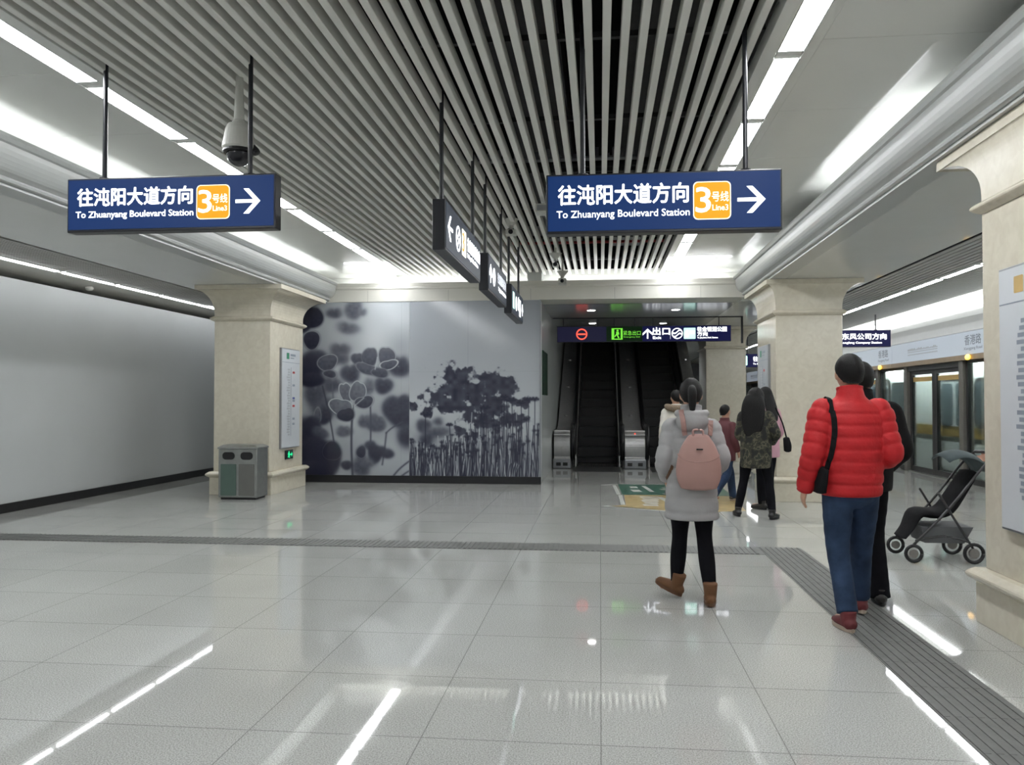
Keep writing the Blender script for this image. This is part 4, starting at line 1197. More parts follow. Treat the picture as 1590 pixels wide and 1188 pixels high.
def newel(x0, x1, label, lamp):
    """stainless cover between two handrails: rounded front, sloping deck"""
    o = V(((x0 + x1) / 2, YE, 0))
    t = thing('escalator_casing', label, 'casing', o, 0, 'steel casings beside the escalators')
    ys = [YE + 0.1 + 0.3 * i for i in range(36)]
    front = [(YE - 0.30, 0.03), (YE - 0.30, 0.22)] + [(YE - 0.20 - 0.14 * math.sin(PI * (0.2 + 0.8 * i / 10)), 0.25 + 0.55 * i / 10) for i in range(11)]
    prof = front + [(y, rise(y) + 0.80) for y in ys] + [(ys[-1], rise(ys[-1]) - 0.5), (ys[10], rise(ys[10]) - 0.6), (YE + 0.8, 0.03)]
    mb = MB(o); mb.prism_x(prof, x0, x1); mb.build('deck', M['decksteel'], t)
    mb = MB(o)
    for z in (0.72, 0.80): mb.box(x0 - .002, x1 + .002, YE - 0.335 + 0.05 * (z > .75), YE - 0.26, z - 0.012, z + 0.012)
    mb.build('trim_band', M['fascia'], t)
    mb = MB(o); mb.box(x0 - 0.02, x1 + 0.02, YE - 0.36, YE + 0.2, 0.0, 0.2); bb = mb.build('foot_box', M['mapframe'], t, bevel=0.02)
    for xx in (x0 + 0.10, x1 - 0.10):
        mb = MB(o); mb.box(xx - 0.05, xx + 0.05, YE - 0.372, YE - 0.355, 0.06, 0.13); mb.build('inlet', M['rubber'], t)
    if lamp:
        mb = MB(o); mb.ball(((x0 + x1) / 2, YE - 0.335, 0.745), 0.017); mb.build('stop_lamp', M['red'], t, smooth=True)
    mb = MB(o)
    for y in (19.9, 21.1, 22.4, 23.6):
        mb.lathe(((x0 + x1) / 2, y, rise(y) + 0.79), [(0.05, 0), (0.05, 0.035), (0.03, 0.04)], 14)
    mb.build('deck_stud', M['steel'], t)
newel(0.52, 0.94, 'steel casing with red lamp between the two escalators', True)
newel(-0.99, -0.645, 'steel casing between the first escalator and the steel wall', False)
newel(2.105, 2.38, 'steel casing on the far side of the second escalator', False)

# ------------------------------------------------------------------ platform screen doors and train
DC = [16.65 + 4.45 * k for k in range(-3, 5)]
HW = 1.42
def screen_door(yc, label):
    o = V((PSDX, yc, 0))
    t = thing('platform_screen_door', label, 'screen door', o, 0, 'platform screen doors')
    mb = MB(o); mb.box(PSDX - 0.09, PSDX + 0.09, yc - HW, yc - HW + 0.17, 0, 2.15); mb.build('jamb', M['greyframe'], t, bevel=0.01)
    mb = MB(o); mb.box(PSDX - 0.09, PSDX + 0.09, yc + HW - 0.17, yc + HW, 0, 2.15); mb.build('jamb', M['greyframe'], t, bevel=0.01)
    mb = MB(o); mb.box(PSDX - 0.06, PSDX + 0.06, yc - HW + 0.17, yc + HW - 0.17, 2.05, 2.15); mb.build('lintel', M['frame'], t)
    mb = MB(o); mb.box(PSDX - 0.07, PSDX + 0.07, yc - HW + 0.17, yc + HW - 0.17, 0.0, 0.02); mb.build('sill', M['steel'], t)
    for a, b in ((yc - HW + 0.17, yc - 0.002), (yc + 0.002, yc + HW - 0.17)):
        mb = MB(o)
        mb.box(PSDX - 0.02, PSDX + 0.02, a, a + 0.11, 0.02, 2.05); mb.box(PSDX - 0.02, PSDX + 0.02, b - 0.11, b, 0.02, 2.05)
        mb.box(PSDX - 0.02, PSDX + 0.02, a + .11, b - .11, 0.02, 0.12); mb.box(PSDX - 0.02, PSDX + 0.02, a + .11, b - .11, 1.97, 2.05)
        lf = mb.build('door_leaf', M['frame'], t)
        mb = MB(o); mb.box(PSDX - 0.006, PSDX + 0.006, a + .11, b - .11, .12, 1.97); mb.build('glass', M['glass'], lf)
        mb = MB(o); mb.box(PSDX - 0.009, PSDX - 0.0065, a + .15, b - .15, 1.83, 1.92); mb.build('warning_strip', M['inkgold'], lf)
    return t
def fixed_screen(y0, y1, label):
    o = V((PSDX, (y0 + y1) / 2, 0))
    t = thing('glass_screen', label, 'glass screen', o, 0, 'fixed glass screens between the doors')
    mb = MB(o)
    mb.box(PSDX - .03, PSDX + .03, y0, y0 + .14, 0, 2.15); mb.box(PSDX - .03, PSDX + .03, y1 - .05, y1, 0, 2.15); mb.box(PSDX - .03, PSDX + .03, y0 + .14, y1 - .05, 0, .10); mb.box(PSDX - .03, PSDX + .03, y0 + .14, y1 - .05, 2.10, 2.15)
    mb.build('frame', M['frame'], t)
    mb = MB(o); mb.box(PSDX - .006, PSDX + .006, y0 + .14, y1 - .05, .10, 2.10); mb.build('pane', M['glass'], t)
def header(y0, y1, label, words):
    o = V((PSDX, (y0 + y1) / 2, 2.17))
    t = thing('header_board', label, 'information board', o, 0, 'boards above the screen doors')
    MB(o).box(PSDX - 0.14, PSDX + 0.09, y0, y1, 2.24, 2.63).build('board', M['board'], t, bevel=0.004)
    MB(o).box(PSDX - 0.145, PSDX + 0.09, y0, y1, 2.15, 2.238).build('trim', M['tan'], t)
    xf = PSDX - 0.141
    U = (0, -1, 0)
    yc = (y0 + y1) / 2
    if words:
        text('lettering', '香港路', 0.62, 0.17, M['boardink'], t, (xf, yc + words, 2.485), U, bold=0.01, d=0.001, base=o)
        text('lettering', 'Xianggang Road', 0.70, 0.065, M['boardink'], t, (xf, yc + words, 2.335), U, d=0.001, base=o)
    mb = MB(o)
    ym = yc + 0.55
    mb.poly([(-0.75, 2.42), (0.75, 2.42), (0.75, 2.428), (-0.75, 2.428)], (xf, ym, 0), U, d=0.001)
    rnd = random.Random(5)
    for i in range(22):
        u = -0.72 + 1.44 * i / 21
        mb.poly(circ(0.012, 8, u, 2.424), (xf, ym, 0), U, d=0.0015)
        mb.poly([(u - .018, 2.36), (u + .018, 2.36), (u + .018, 2.385), (u - .018, 2.385)], (xf, ym, 0), U, d=0.001)
        h = rnd.uniform(.02, .05)
        mb.poly([(u - .02, 2.45), (u + .02, 2.45), (u + .02, 2.45 + h), (u - .02, 2.45 + h)], (xf, ym, 0), U, d=0.001)
    mb.build('route_line', M['boardink2'], t)
    return t
for k, yc in enumerate(DC):
    screen_door(yc, 'glazed screen door pair behind the person in the black jacket' if k == 3 else 'glazed screen door pair, %s along the platform edge from the camera' % ORD[k])
    fixed_screen(yc + HW, yc + 4.45 - HW, 'fixed glass screen past the %s screen door along the platform edge' % ORD[k])
    hb = header(yc - 2.5, yc + 1.94, 'pale station name board above the %s screen door along the platform edge' % ORD[k], -1.67)
    if k == len(DC) - 1: continue
    lp = V((PSDX - 0.175, yc + 2.62, 2.19))
    mb = MB(lp); mb.ball(lp, (0.03, 0.09, 0.05)); l = mb.build('door_lamp', M['amber'], smooth=True)
    tag(l, 'amber lamp on the trim past the %s screen door along the platform' % ORD[k], 'lamp', 'amber lamps over the screen doors', 'thing')
mb = MB(); mb.poly([(6.38, 2.64), (6.26, 2.64), (6.27, 2.78), (6.30, 2.90), (6.36, 3.0), (6.42, 3.08), (6.46, 3.08), (6.46, 2.64)], (0, YF, 0), (1, 0, 0), (0, 0, 1), YF - YB)
struct('trim_6', mb, M['fascia'])
mb = MB(); mb.box(6.1, 6.62, YB, YF, ZS + 0.14, ZS + 0.2); mb.box(6.5, 6.62, YB, YF, 2.15, ZS + 0.14)
struct('ceiling', mb, M['panel'])
mb = MB(); mb.box(6.62, 9.7, YB, YF, 4.4, 4.5)
struct('ceiling', mb, M['void'])
for k in range(12):
    y = 36.0 - 3.7 * k
    mb = MB((6.42, y, 3.15)); mb.box(6.40, 6.47, y, y + 3.68, 3.085, 3.20)
    tag(mb.build('header_light', M['psdtube']), 'bright light trough above the screen doors, %s length from the far end' % ORD[k], 'light', 'light trough above the screen doors', 'thing')

for k in range(6):  # unseen tubes added behind the header to brighten the train
    y = 32.0 - 6.0 * k
    mb = MB((6.665, y, 2.47)); mb.rod((6.665, y, 2.47), (6.665, y + 5.8, 2.47), 0.03, 10)
    tag(mb.build('train_fill_tube', M['trainfill'], smooth=True), 'added unseen fill tube behind the header boards, %s from the far end' % ORD[k], 'tube light', 'added fill tubes for the train', 'thing')

# train
o = V((8.1, 16, 0))
t = thing('metro_train', 'white metro train with gold stripe standing behind the glass screens', 'train', o)
mb = MB(o)
TS = 0.36
pr = [(6.78, -0.9), (6.72, 0.0), (6.70, 1.0), (6.74, 1.9), (6.86, 2.45), (7.1, 2.75), (7.6, 2.9), (8.7, 2.9), (9.2, 2.75), (9.4, 2.45), (9.5, 1.0), (9.45, -0.9)]
mb.sweep_y([(q[0] + TS, q[1]) for q in pr], -6, 39); mb.build('body', M['train'], t)
mb = MB(o); mb.box(6.685 + TS, 6.72 + TS, -6, 39, 0.72, 0.93); mb.build('stripe', M['gold'], t)
for k, yc in enumerate([q + 0.75 for q in DC]):
    mb = MB(o)
    out = rrect(1.5, 1.98, 0.16, cy=0.98); inn = rrect(1.40, 1.90, 0.12, cy=0.98)
    for i in range(len(out)):
        j = (i + 1) % len(out)
        mb.poly([out[i], out[j], inn[j], inn[i]], (6.70 + TS, yc, 0), (0, -1, 0), (0, 0, 1), 0.035)
    mb.build('door_seal', M['rubber'], t)
    for s in (-1, 1):
        mb = MB(o); mb.poly(rrect(0.48, 0.85, 0.09, cy=1.37), (6.695 + TS, yc + s * 0.35, 0), (0, -1, 0), (0, 0, 1), 0.03); mb.build('door_window', M['trainglass'], t)
    mb = MB(o); mb.poly(rrect(1.30, 0.95, 0.14, cy=1.40), (6.69 + TS, yc + 2.85, 0), (0, -1, 0), (0, 0, 1), 0.03); wf = mb.build('window', M['rubber'], t)
    mb = MB(o); mb.poly(rrect(1.18, 0.82, 0.10, cy=1.40), (6.66 + TS, yc + 2.85, 0), (0, -1, 0), (0, 0, 1), 0.005); mb.build('pane', M['trainglass'], wf)

# ------------------------------------------------------------------ people
def remesh(mb, vox, smooth=3, fac=0.5):
    me = bpy.data.meshes.new('tmp')
    me.from_pydata(mb.v, [], mb.f); me.update()
    o = bpy.data.objects.new('tmp', me); COL.objects.link(o)
    r = o.modifiers.new('r', 'REMESH'); r.mode = 'VOXEL'; r.voxel_size = vox; r.use_smooth_shade = True
    if smooth:
        s = o.modifiers.new('s', 'SMOOTH'); s.factor = fac; s.iterations = smooth
    dg = bpy.context.evaluated_depsgraph_get()
    out = bpy.data.meshes.new_from_object(o.evaluated_get(dg))
    bpy.data.objects.remove(o); bpy.data.meshes.remove(me)
    return out

def skin_obj(name, me, m, parent):
    me.name = name
    me.materials.clear(); me.materials.append(m)
    me.polygons.foreach_set('use_smooth', [True] * len(me.polygons))
    o = bpy.data.objects.new(name, me); COL.objects.link(o); o.parent = parent
    return o

def limb(a, b, c, k=3): return [V(a), V(a).lerp(V(b), 0.5), V(b), V(b).lerp(V(c), 0.5), V(c)]

def hand(mb, wrist, d, side, s, curl=0.5):
    """wrist point, pointing direction d, side = +1 / -1 (thumb turned towards +Y, the front)"""
    d = V(d).normalized(); wrist = V(wrist)
    f = V((0, 1, 0)); f = (f - d * f.dot(d)).normalized()      # across the palm, thumb edge
    nrm = d.cross(f) * side                                     # back of the hand outwards
    if nrm.x * side < 0: nrm = -nrm
    mb.tube([wrist - d * 0.02 * s, wrist + d * 0.03 * s, wrist + d * 0.085 * s], [(0.027 * s, 0.02 * s), (0.036 * s, 0.017 * s), (0.040 * s, 0.014 * s)], n=14, ref=f)
    for i, (off, ln) in enumerate(((0.031, 0.068), (0.0105, 0.076), (-0.0105, 0.071), (-0.031, 0.055))):
        p = wrist + d * 0.075 * s + f * off * s
        pts = [p]; dd = d.copy()
        for q in range(3):
            dd = (dd - nrm * curl * 0.55).normalized()
            p = p + dd * ln * s * (0.42, 0.33, 0.25)[q]; pts.append(p)
        mb.tube(pts, [0.0088 * s, 0.0085 * s, 0.0078 * s, 0.0065 * s], n=10, sub=2, ref=f)
    p = wrist + d * 0.03 * s + f * 0.028 * s
    dd = (d * 0.7 + f * 0.75 - nrm * 0.2).normalized()
    p2 = p + dd * 0.035 * s; d2 = (d * 0.95 + f * 0.25 - nrm * 0.3).normalized()
    mb.tube([p - dd * 0.02 * s, p2, p2 + d2 * 0.032 * s], [0.012 * s, 0.0105 * s, 0.008 * s], n=10, sub=3, ref=nrm)

def person(label, loc, rz, H, legs, arms, coat, trousers, shoes, hair='short', vox=0.008, width=1.0, fold=None, lean=0.0, headturn=0.0):
    """legs: two (hip, knee, ankle, toe direction); arms: two (shoulder, elbow, wrist); lengths for a 1.72 m body facing +Y"""
    s = H / 1.72
    t = thing('person', label, 'person', loc, rz)
    Sc = lambda p: V((p[0] * s * 1.0, p[1] * s, p[2] * s))
    w_ = width
    L_ = lambda z: lean * max(0, z - 0.9)
    # ---- body
    b = MB()
    b.tube([Sc((0, L_(z), z)) for z in (0.84, 0.95, 1.08, 1.22, 1.34, 1.42)], [(0.135 * s * w_, 0.095 * s), (0.15 * s * w_, 0.10 * s), (0.125 * s * w_, 0.09 * s), (0.14 * s * w_, 0.10 * s), (0.155 * s * w_, 0.095 * s), (0.10 * s * w_, 0.07 * s)], n=24)
    b.tube([Sc((0, L_(1.4), 1.38)), Sc((0, L_(1.46), 1.46)), Sc((0, L_(1.53) + 0.015, 1.54))], [0.062 * s, 0.055 * s, 0.056 * s], n=18)
    hc = Sc((0, L_(1.6) + 0.02, 1.605))
    def headfn(d, p):
        k = 1 - 0.22 * max(0, -d.z) ** 1.3
        q = V((p.x * k, p.y * (1 - 0.05 * max(0, -d.z)), p.z))
        if d.y < -0.2 and d.z < 0: q.y *= 1 - 0.25 * (-d.z)
        if d.y > 0.6 and abs(d.x) < 0.5:                      # flatter face with eye hollows
            q.y *= 0.97
            ex = abs(abs(d.x) - 0.36)
            q.y -= 0.010 * s * math.exp(-(ex / 0.13) ** 2 - ((d.z - 0.0) / 0.14) ** 2)
        return q
    rot = Matrix.Rotation(headturn, 3, 'Z')
    hb = MB(); hb.ball((0, 0, 0), (0.077 * s, 0.098 * s, 0.118 * s), 36, 26, headfn)
    hb.tube([V((0, 0.092, 0.012)) * s, V((0, 0.104, -0.012)) * s, V((0, 0.108, -0.03)) * s], [0.009 * s, 0.012 * s, 0.014 * s], n=10)
    hb.ball(V((0, 0.088, -0.062)) * s, (0.024 * s, 0.012 * s, 0.007 * s), 14, 8); hb.ball(V((0, 0.086, -0.072)) * s, (0.021 * s, 0.012 * s, 0.008 * s), 14, 8)
    hb.ball(V((0, 0.072, -0.10)) * s, (0.03 * s, 0.022 * s, 0.018 * s), 14, 8)
    for q in (-1, 1): hb.ball(V((q * 0.079, -0.004, -0.008)) * s, (0.011 * s, 0.022 * s, 0.033 * s), 12, 10)
    b.add([hc + rot @ p for p in hb.v], hb.f)
    for (hip, kn, an, toe) in legs:
        b.tube([Sc(p) for p in limb(hip, kn, an)], [(0.082 * s, 0.085 * s), (0.07 * s, 0.072 * s), (0.05 * s, 0.052 * s), (0.05 * s, 0.052 * s), (0.034 * s, 0.037 * s)], n=18)
        td = V((toe[0], toe[1], 0)).normalized()
        a = Sc(an)
        b.tube([a - td * 0.04 * s + V((0, 0, -0.045 * s)), a + td * 0.05 * s + V((0, 0, -0.045 * s)), a + td * 0.15 * s + V((0, 0, -0.055 * s))], [0.032 * s, 0.036 * s, 0.026 * s], n=12)
    for i, (sh, el, wr) in enumerate(arms):
        b.tube([Sc(p) for p in limb(sh, el, wr)], [0.05 * s, 0.046 * s, 0.038 * s, 0.037 * s, 0.026 * s], n=14)
        hand(b, Sc(wr), Sc(wr) - Sc(el), -1 if sh[0] < 0 else 1, s)
    body = skin_obj('body', remesh(b, vox * 0.8, 2), M['skin'], t)
    for q in (-1, 1):
        e = MB(); e.ball(hc + rot @ (V((q * 0.030, 0.080, 0.004)) * s), 0.0115 * s, 14, 10); eo = e.build('eye', M['eye'], t, smooth=True)
        e = MB(); e.ball(hc + rot @ (V((q * 0.030, 0.0875, 0.004)) * s), 0.0055 * s, 10, 8); e.build('iris', M['iris'], eo, smooth=True)
    # ---- hair
    h = MB()
    def hairfn(d, p):
        f = 1.0
        if d.y > 0.25: f = 0.0 if False else 1.0
        return p
    h.ball((0, -0.012 * s, 0.020 * s), (0.090 * s, 0.105 * s, 0.114 * s), 30, 20)
    hv = [v.copy() for v in h.v]
    for i, v in enumerate(hv):                                 # pull the hairline back above the face
        lim = 0.062 * s - max(0, (0.075 * s - v.z)) * 1.1
        if v.y > lim: v.y = lim + (v.y - lim) * 0.12
        if v.z < -0.06 * s: v.z = -0.06 * s + (v.z + 0.06 * s) * 0.25
    hm = MB(); hm.add([hc + rot @ v for v in hv], h.f)
    if hair == 'wide':
        hm.ball(hc + V((0, -0.02, 0.0)) * s, (0.115 * s, 0.12 * s, 0.135 * s), 24, 16)
        hm.tube([hc + V((-0.01, -0.06, 0.0)) * s, hc + V((-0.02, -0.10, -0.10)) * s, hc + V((-0.03, -0.135, -0.25)) * s, hc + V((-0.03, -0.155, -0.40)) * s, hc + V((-0.03, -0.16, -0.52)) * s],
                [(0.12 * s, 0.08 * s), (0.15 * s, 0.07 * s), (0.155 * s, 0.05 * s), (0.135 * s, 0.035 * s), (0.09 * s, 0.018 * s)], n=22)
    if hair == 'long':
        hm.tube([hc + V((0, -0.045, 0.04)) * s, hc + V((0, -0.085, -0.06)) * s, hc + V((0, -0.125, -0.18)) * s, hc + V((0, -0.150, -0.32)) * s, hc + V((0, -0.15, -0.42)) * s],
                [(0.085 * s, 0.06 * s), (0.095 * s, 0.05 * s), (0.11 * s, 0.035 * s), (0.10 * s, 0.026 * s), (0.06 * s, 0.014 * s)], n=20)
    elif hair == 'tail':
        hm.tube([hc + V((0, -0.09, 0.05)) * s, hc + V((0, -0.14, 0.03)) * s, hc + V((0, -0.155, -0.06)) * s, hc + V((0, -0.145, -0.17)) * s], [0.022 * s, 0.034 * s, 0.032 * s, 0.012 * s], n=14)
    skin_obj('hair', remesh(hm, 0.008, 2), M['hair'], t)
    # ---- coat
    c = MB()
    q = coat.get('quilt', 0)
    band = coat.get('band', 0.075) * s
    mod_t = (lambda arc, p: 1 + q * (min(1, abs(math.sin(PI * p.z / band)) * 1.5) ** 0.7 - 0.7)) if q else None
    mod_s = (lambda arc, p: 1 + q * 2.2 * (min(1, abs(math.sin(PI * arc / band)) * 1.5) ** 0.7 - 0.7)) if q else None
    prof = coat['prof']
    c.tube([Sc((0, L_(z) + (dy if len(r) > 3 else 0), z)) for r in prof for z in [r[0]] for dy in [r[3] if len(r) > 3 else 0]], [(r[1] * s * w_, r[2] * s) for r in prof], n=44, sub=10, dome=0.06, mod=mod_t)
    sr = coat.get('sleeve', (0.070, 0.066, 0.060, 0.056, 0.048))
    for (sh, el, wr) in arms:
        wr2 = V(wr).lerp(V(el), coat.get('cuff', 0.06))
        shi = V(sh) + V((-0.05 if sh[0] > 0 else 0.05, 0, 0.005))
        c.tube([Sc(shi)] + [Sc(p) for p in limb(sh, el, wr2)], [0.055 * s] + [r * s for r in sr], n=24, sub=16, dome=0.25, mod=mod_s)
    if coat.get('hood'):
        hz = coat.get('hoodz', 1.42)
        c.ball(Sc((0, -0.115, hz)), (0.125 * s, 0.065 * s, 0.085 * s), 24, 14)
        c.tube([Sc((0.11, -0.06, hz + 0.06)), Sc((0.06, -0.125, hz + 0.05)), Sc((-0.06, -0.125, hz + 0.05)), Sc((-0.11, -0.06, hz + 0.06))], [0.03 * s, 0.036 * s, 0.036 * s, 0.03 * s], n=12, ref=(0, 0, 1))
    cm = remesh(c, vox, 1 if q else 2)
    co = skin_obj(coat['name'], cm, coat['mat'], t)
    if coat.get('hemband'):
        z = coat['hemband']
    # ---- trousers
    tr = MB()
    rr = trousers['r']
    tr.tube([Sc((0, L_(z), z)) for z in (0.80, 0.88, 0.98)], [(0.150 * s * w_, 0.11 * s), (0.165 * s * w_, 0.118 * s), (0.14 * s * w_, 0.10 * s)], n=28)
    for (hip, kn, an, toe) in legs:
        an2 = V(an) + V((0, 0, trousers.get('end', -0.03)))
        wr_ = trousers.get('wrinkle', 0)
        md = (lambda arc, p: 1 + wr_ * math.sin(arc * 70 + p.x * 30) * (0.4 + 0.6 * abs(math.sin(arc * 5)))) if wr_ else None
        tr.tube([Sc(p) for p in limb(hip, kn, an2)], [(r * s, r * s * 1.03) for r in rr], n=24, sub=8, dome=0.15, mod=md)
    skin_obj('trousers', remesh(tr, vox, 2), trousers['mat'], t)
    # ---- shoes
    for (hip, kn, an, toe) in legs:
        pitch = toe[2] if len(toe) > 2 else 0
        td = V((toe[0], toe[1], 0)).normalized(); a = V(Sc(an))
        R = Matrix.Rotation(math.atan2(-td.x, td.y), 3, 'Z') @ Matrix.Rotation(-pitch, 3, 'X')
        G = lambda p: a + R @ (V(p) * s)
        sh_ = MB()
        hz = shoes.get('high', 0.03)
        sh_.tube([G((0, -0.055, -0.048)), G((0, 0.0, -0.042)), G((0, 0.08, -0.052)), G((0, 0.165, -0.062))], [(0.040 * s, 0.038 * s), (0.044 * s, 0.042 * s), (0.048 * s, 0.034 * s), (0.036 * s, 0.022 * s)], n=20, sub=5, dome=0.7)
        sh_.tube([G((0, -0.005, -0.06)), G((0, -0.012, hz)), ], [(0.043 * s, 0.050 * s), (shoes.get('top', 0.045) * s, shoes.get('top', 0.045) * s * 1.05)], n=20, sub=5, dome=0.1)
        so = skin_obj('shoe', remesh(sh_, 0.007, 2), shoes['mat'], t)
        sl = MB()
        out = []
        for i in range(24):
            an_ = 2 * PI * i / 24
            yy = 0.055 + 0.135 * math.sin(an_); xx = (0.046 + 0.006 * math.sin(an_)) * math.cos(an_)
            out.append((xx, yy))
        lo = [G((p[0], p[1], -0.092)) for p in out]; hi = [G((p[0] * 1.02, p[1] * 1.01, -0.066)) for p in out]
        sl.add(lo + hi, [tuple(range(23, -1, -1)), tuple(range(24, 48))] + [(i, (i + 1) % 24, 24 + (i + 1) % 24, 24 + i) for i in range(24)])
        sl.build('sole', shoes['sole'], so)
    return t, co, hc, s

def bvh(o):
    return BVHTree.FromPolygons([v.co.copy() for v in o.data.vertices], [tuple(p.vertices) for p in o.data.polygons])

def ribbon(pts, nrm, wd, th):
    """flat strap through pts, nrm = outward normals"""
    mb = MB(); vs = []; k = len(pts)
    for i, p in enumerate(pts):
        tg = (pts[min(i + 1, k - 1)] - pts[max(i - 1, 0)]).normalized()
        n_ = nrm[i].normalized(); sd = tg.cross(n_).normalized() * wd / 2
        vs += [p - sd, p + sd, p + sd + n_ * th, p - sd + n_ * th]
    fs = [(0, 1, 2, 3), (4 * k - 1, 4 * k - 2, 4 * k - 3, 4 * k - 4)]
    for i in range(k - 1):
        for a in range(4):
            b = (a + 1) % 4
            fs.append((4 * i + a, 4 * i + 4 + a, 4 * i + 4 + b, 4 * i + b))
    return mb.add(vs, fs)

def drape(tree, starts, direction):
    """project points onto a garment along a direction; keeps the ones that hit"""
    P, N = [], []
    for p in starts:
        h, n_, i, d = tree.ray_cast(V(p) - V(direction).normalized() * 1.0, V(direction).normalized())
        if h is not None:
            if n_.dot(V(direction)) > 0: n_ = -n_
            P.append(h + n_ * 0.004); N.append(n_)
    return P, N

# --- person in the red quilted jacket
red_prof = [(0.825, 0.182, 0.140), (0.85, 0.190, 0.148), (1.0, 0.200, 0.155), (1.15, 0.208, 0.158), (1.28, 0.212, 0.152), (1.36, 0.196, 0.135), (1.42, 0.140, 0.108), (1.46, 0.088, 0.088, 0.0), (1.52, 0.082, 0.084, 0.01)]
t, co, hc, s = person('person in red quilted jacket and blue jeans walking away with a bag strap', (1.615, 5.58, 0), math.radians(4), 1.74,
    [((-0.085, 0, 0.90), (-0.075, 0.03, 0.48), (-0.075, -0.13, 0.095), (-0.06, 1)), ((0.085, 0, 0.90), (0.115, 0.14, 0.49), (0.165, 0.30, 0.10), (0.15, 1, 0.1))],
    [((-0.178, -0.01, 1.365), (-0.255, -0.05, 1.10), (-0.282, 0.02, 0.875)), ((0.178, -0.01, 1.365), (0.232, -0.06, 1.09), (0.15, 0.20, 1.02))],
    dict(name='quilted_jacket', mat=M['redcoat'], prof=red_prof, quilt=0.065, band=0.075, cuff=-0.10, sleeve=(0.080, 0.078, 0.070, 0.066, 0.052)),
    dict(mat=M['jeans'], r=(0.098, 0.090, 0.072, 0.066, 0.064), wrinkle=0.02, end=0.015), dict(mat=M['maroon'], sole=M['sole'], high=0.035, top=0.050), hair='short', vox=0.008)
tr = bvh(co)
bag = thing('shoulder_bag', 'black shoulder bag on the red jacket, strap over the shoulder', 'bag', t.location, t.rotation_euler.z)
P, N = drape(tr, [(-0.155 + 0.02 * math.sin(i / 14 * PI) - 0.03 * (i / 14) ** 2, 0, (1.47 - 0.50 * i / 14) * s) for i in range(15)], (0, 1, 0))
P0, N0 = drape(tr, [(-0.150, 0.06 - 0.03 * i, 0) for i in range(4)], (0, 0, -1))
P0 = []; N0 = []
for i in range(5):
    h, n_, q, d = tr.ray_cast(V((-0.150, 0.07 - 0.04 * i, 2.2)), V((0, 0, -1)))
    if h is not None: P0.append(h + n_ * 0.004); N0.append(n_)
P, N = P0 + [p for p in P if p.z < 1.40 * s], N0 + [n_ for p, n_ in zip(P, N) if p.z < 1.40 * s]
ribbon(P, N, 0.034, 0.005).build('strap', M['blackcoat'], bag)
mb = MB(); mb.tube([V((-0.20, -0.055, 1.02)), V((-0.213, -0.04, 0.93)), V((-0.213, -0.04, 0.86))], [(0.026, 0.10), (0.034, 0.115), (0.028, 0.10)], n=20, dome=0.3)
mb.build('pouch', M['blackcoat'], bag, smooth=True)

# --- person in black beside
blk_prof = [(0.80, 0.195, 0.150), (0.84, 0.205, 0.155), (1.0, 0.212, 0.158), (1.15, 0.225, 0.16), (1.28, 0.232, 0.155), (1.36, 0.212, 0.14), (1.42, 0.14, 0.11), (1.46, 0.085, 0.085), (1.53, 0.075, 0.080, 0.01)]
person('person in black jacket and black trousers walking beside the red jacket', (1.90, 6.28, 0), math.radians(-5), 1.72,
    [((-0.085, 0, 0.90), (-0.07, 0.12, 0.49), (-0.06, 0.25, 0.10), (0.0, 1)), ((0.085, 0, 0.90), (0.075, 0.02, 0.48), (0.085, -0.12, 0.10), (0.05, 1))],
    [((-0.205, 0, 1.37), (-0.27, -0.04, 1.10), (-0.25, 0.08, 0.86)), ((0.205, 0, 1.37), (0.275, -0.05, 1.10), (0.20, 0.14, 0.94))],
    dict(name='jacket', mat=M['blackcoat'], prof=blk_prof), dict(mat=M['blackleg'], r=(0.098, 0.090, 0.076, 0.072, 0.070), wrinkle=0.02, end=-0.05), dict(mat=M['blackshoe'], sole=M['rubber'], high=0.02), hair='short', vox=0.009)

# --- person in the long grey down coat with pink backpack
gry_prof = [(0.635, 0.198, 0.158), (0.67, 0.206, 0.163), (0.85, 0.196, 0.160), (1.05, 0.175, 0.145), (1.2, 0.178, 0.145), (1.32, 0.172, 0.132), (1.40, 0.135, 0.108), (1.45, 0.09, 0.09), (1.52, 0.085, 0.088, 0.01)]
t, co, hc, s = person('person in long grey down coat, black leggings and tan boots walking away', (0.66, 6.15, 0), math.radians(-2), 1.60,
    [((-0.085, 0, 0.90), (-0.085, 0.10, 0.50), (-0.115, 0.07, 0.125), (-0.75, 0.65, -0.30)), ((0.085, 0, 0.90), (0.100, 0.05, 0.50), (0.125, -0.16, 0.10), (0.06, 1))],
    [((-0.155, 0, 1.345), (-0.215, -0.04, 1.08), (-0.19, 0.13, 0.93)), ((0.155, 0, 1.345), (0.228, -0.05, 1.10), (0.16, 0.13, 0.96))],
    dict(name='down_coat', mat=M['greycoat'], prof=gry_prof, quilt=0.06, band=0.115, hood=True, hoodz=1.40, sleeve=(0.070, 0.070, 0.068, 0.062, 0.05)),
    dict(mat=M['blackleg'], r=(0.092, 0.085, 0.062, 0.062, 0.045), end=0.0), dict(mat=M['boot'], sole=M['bootsole'], high=0.075, top=0.056), hair='tail', vox=0.008)
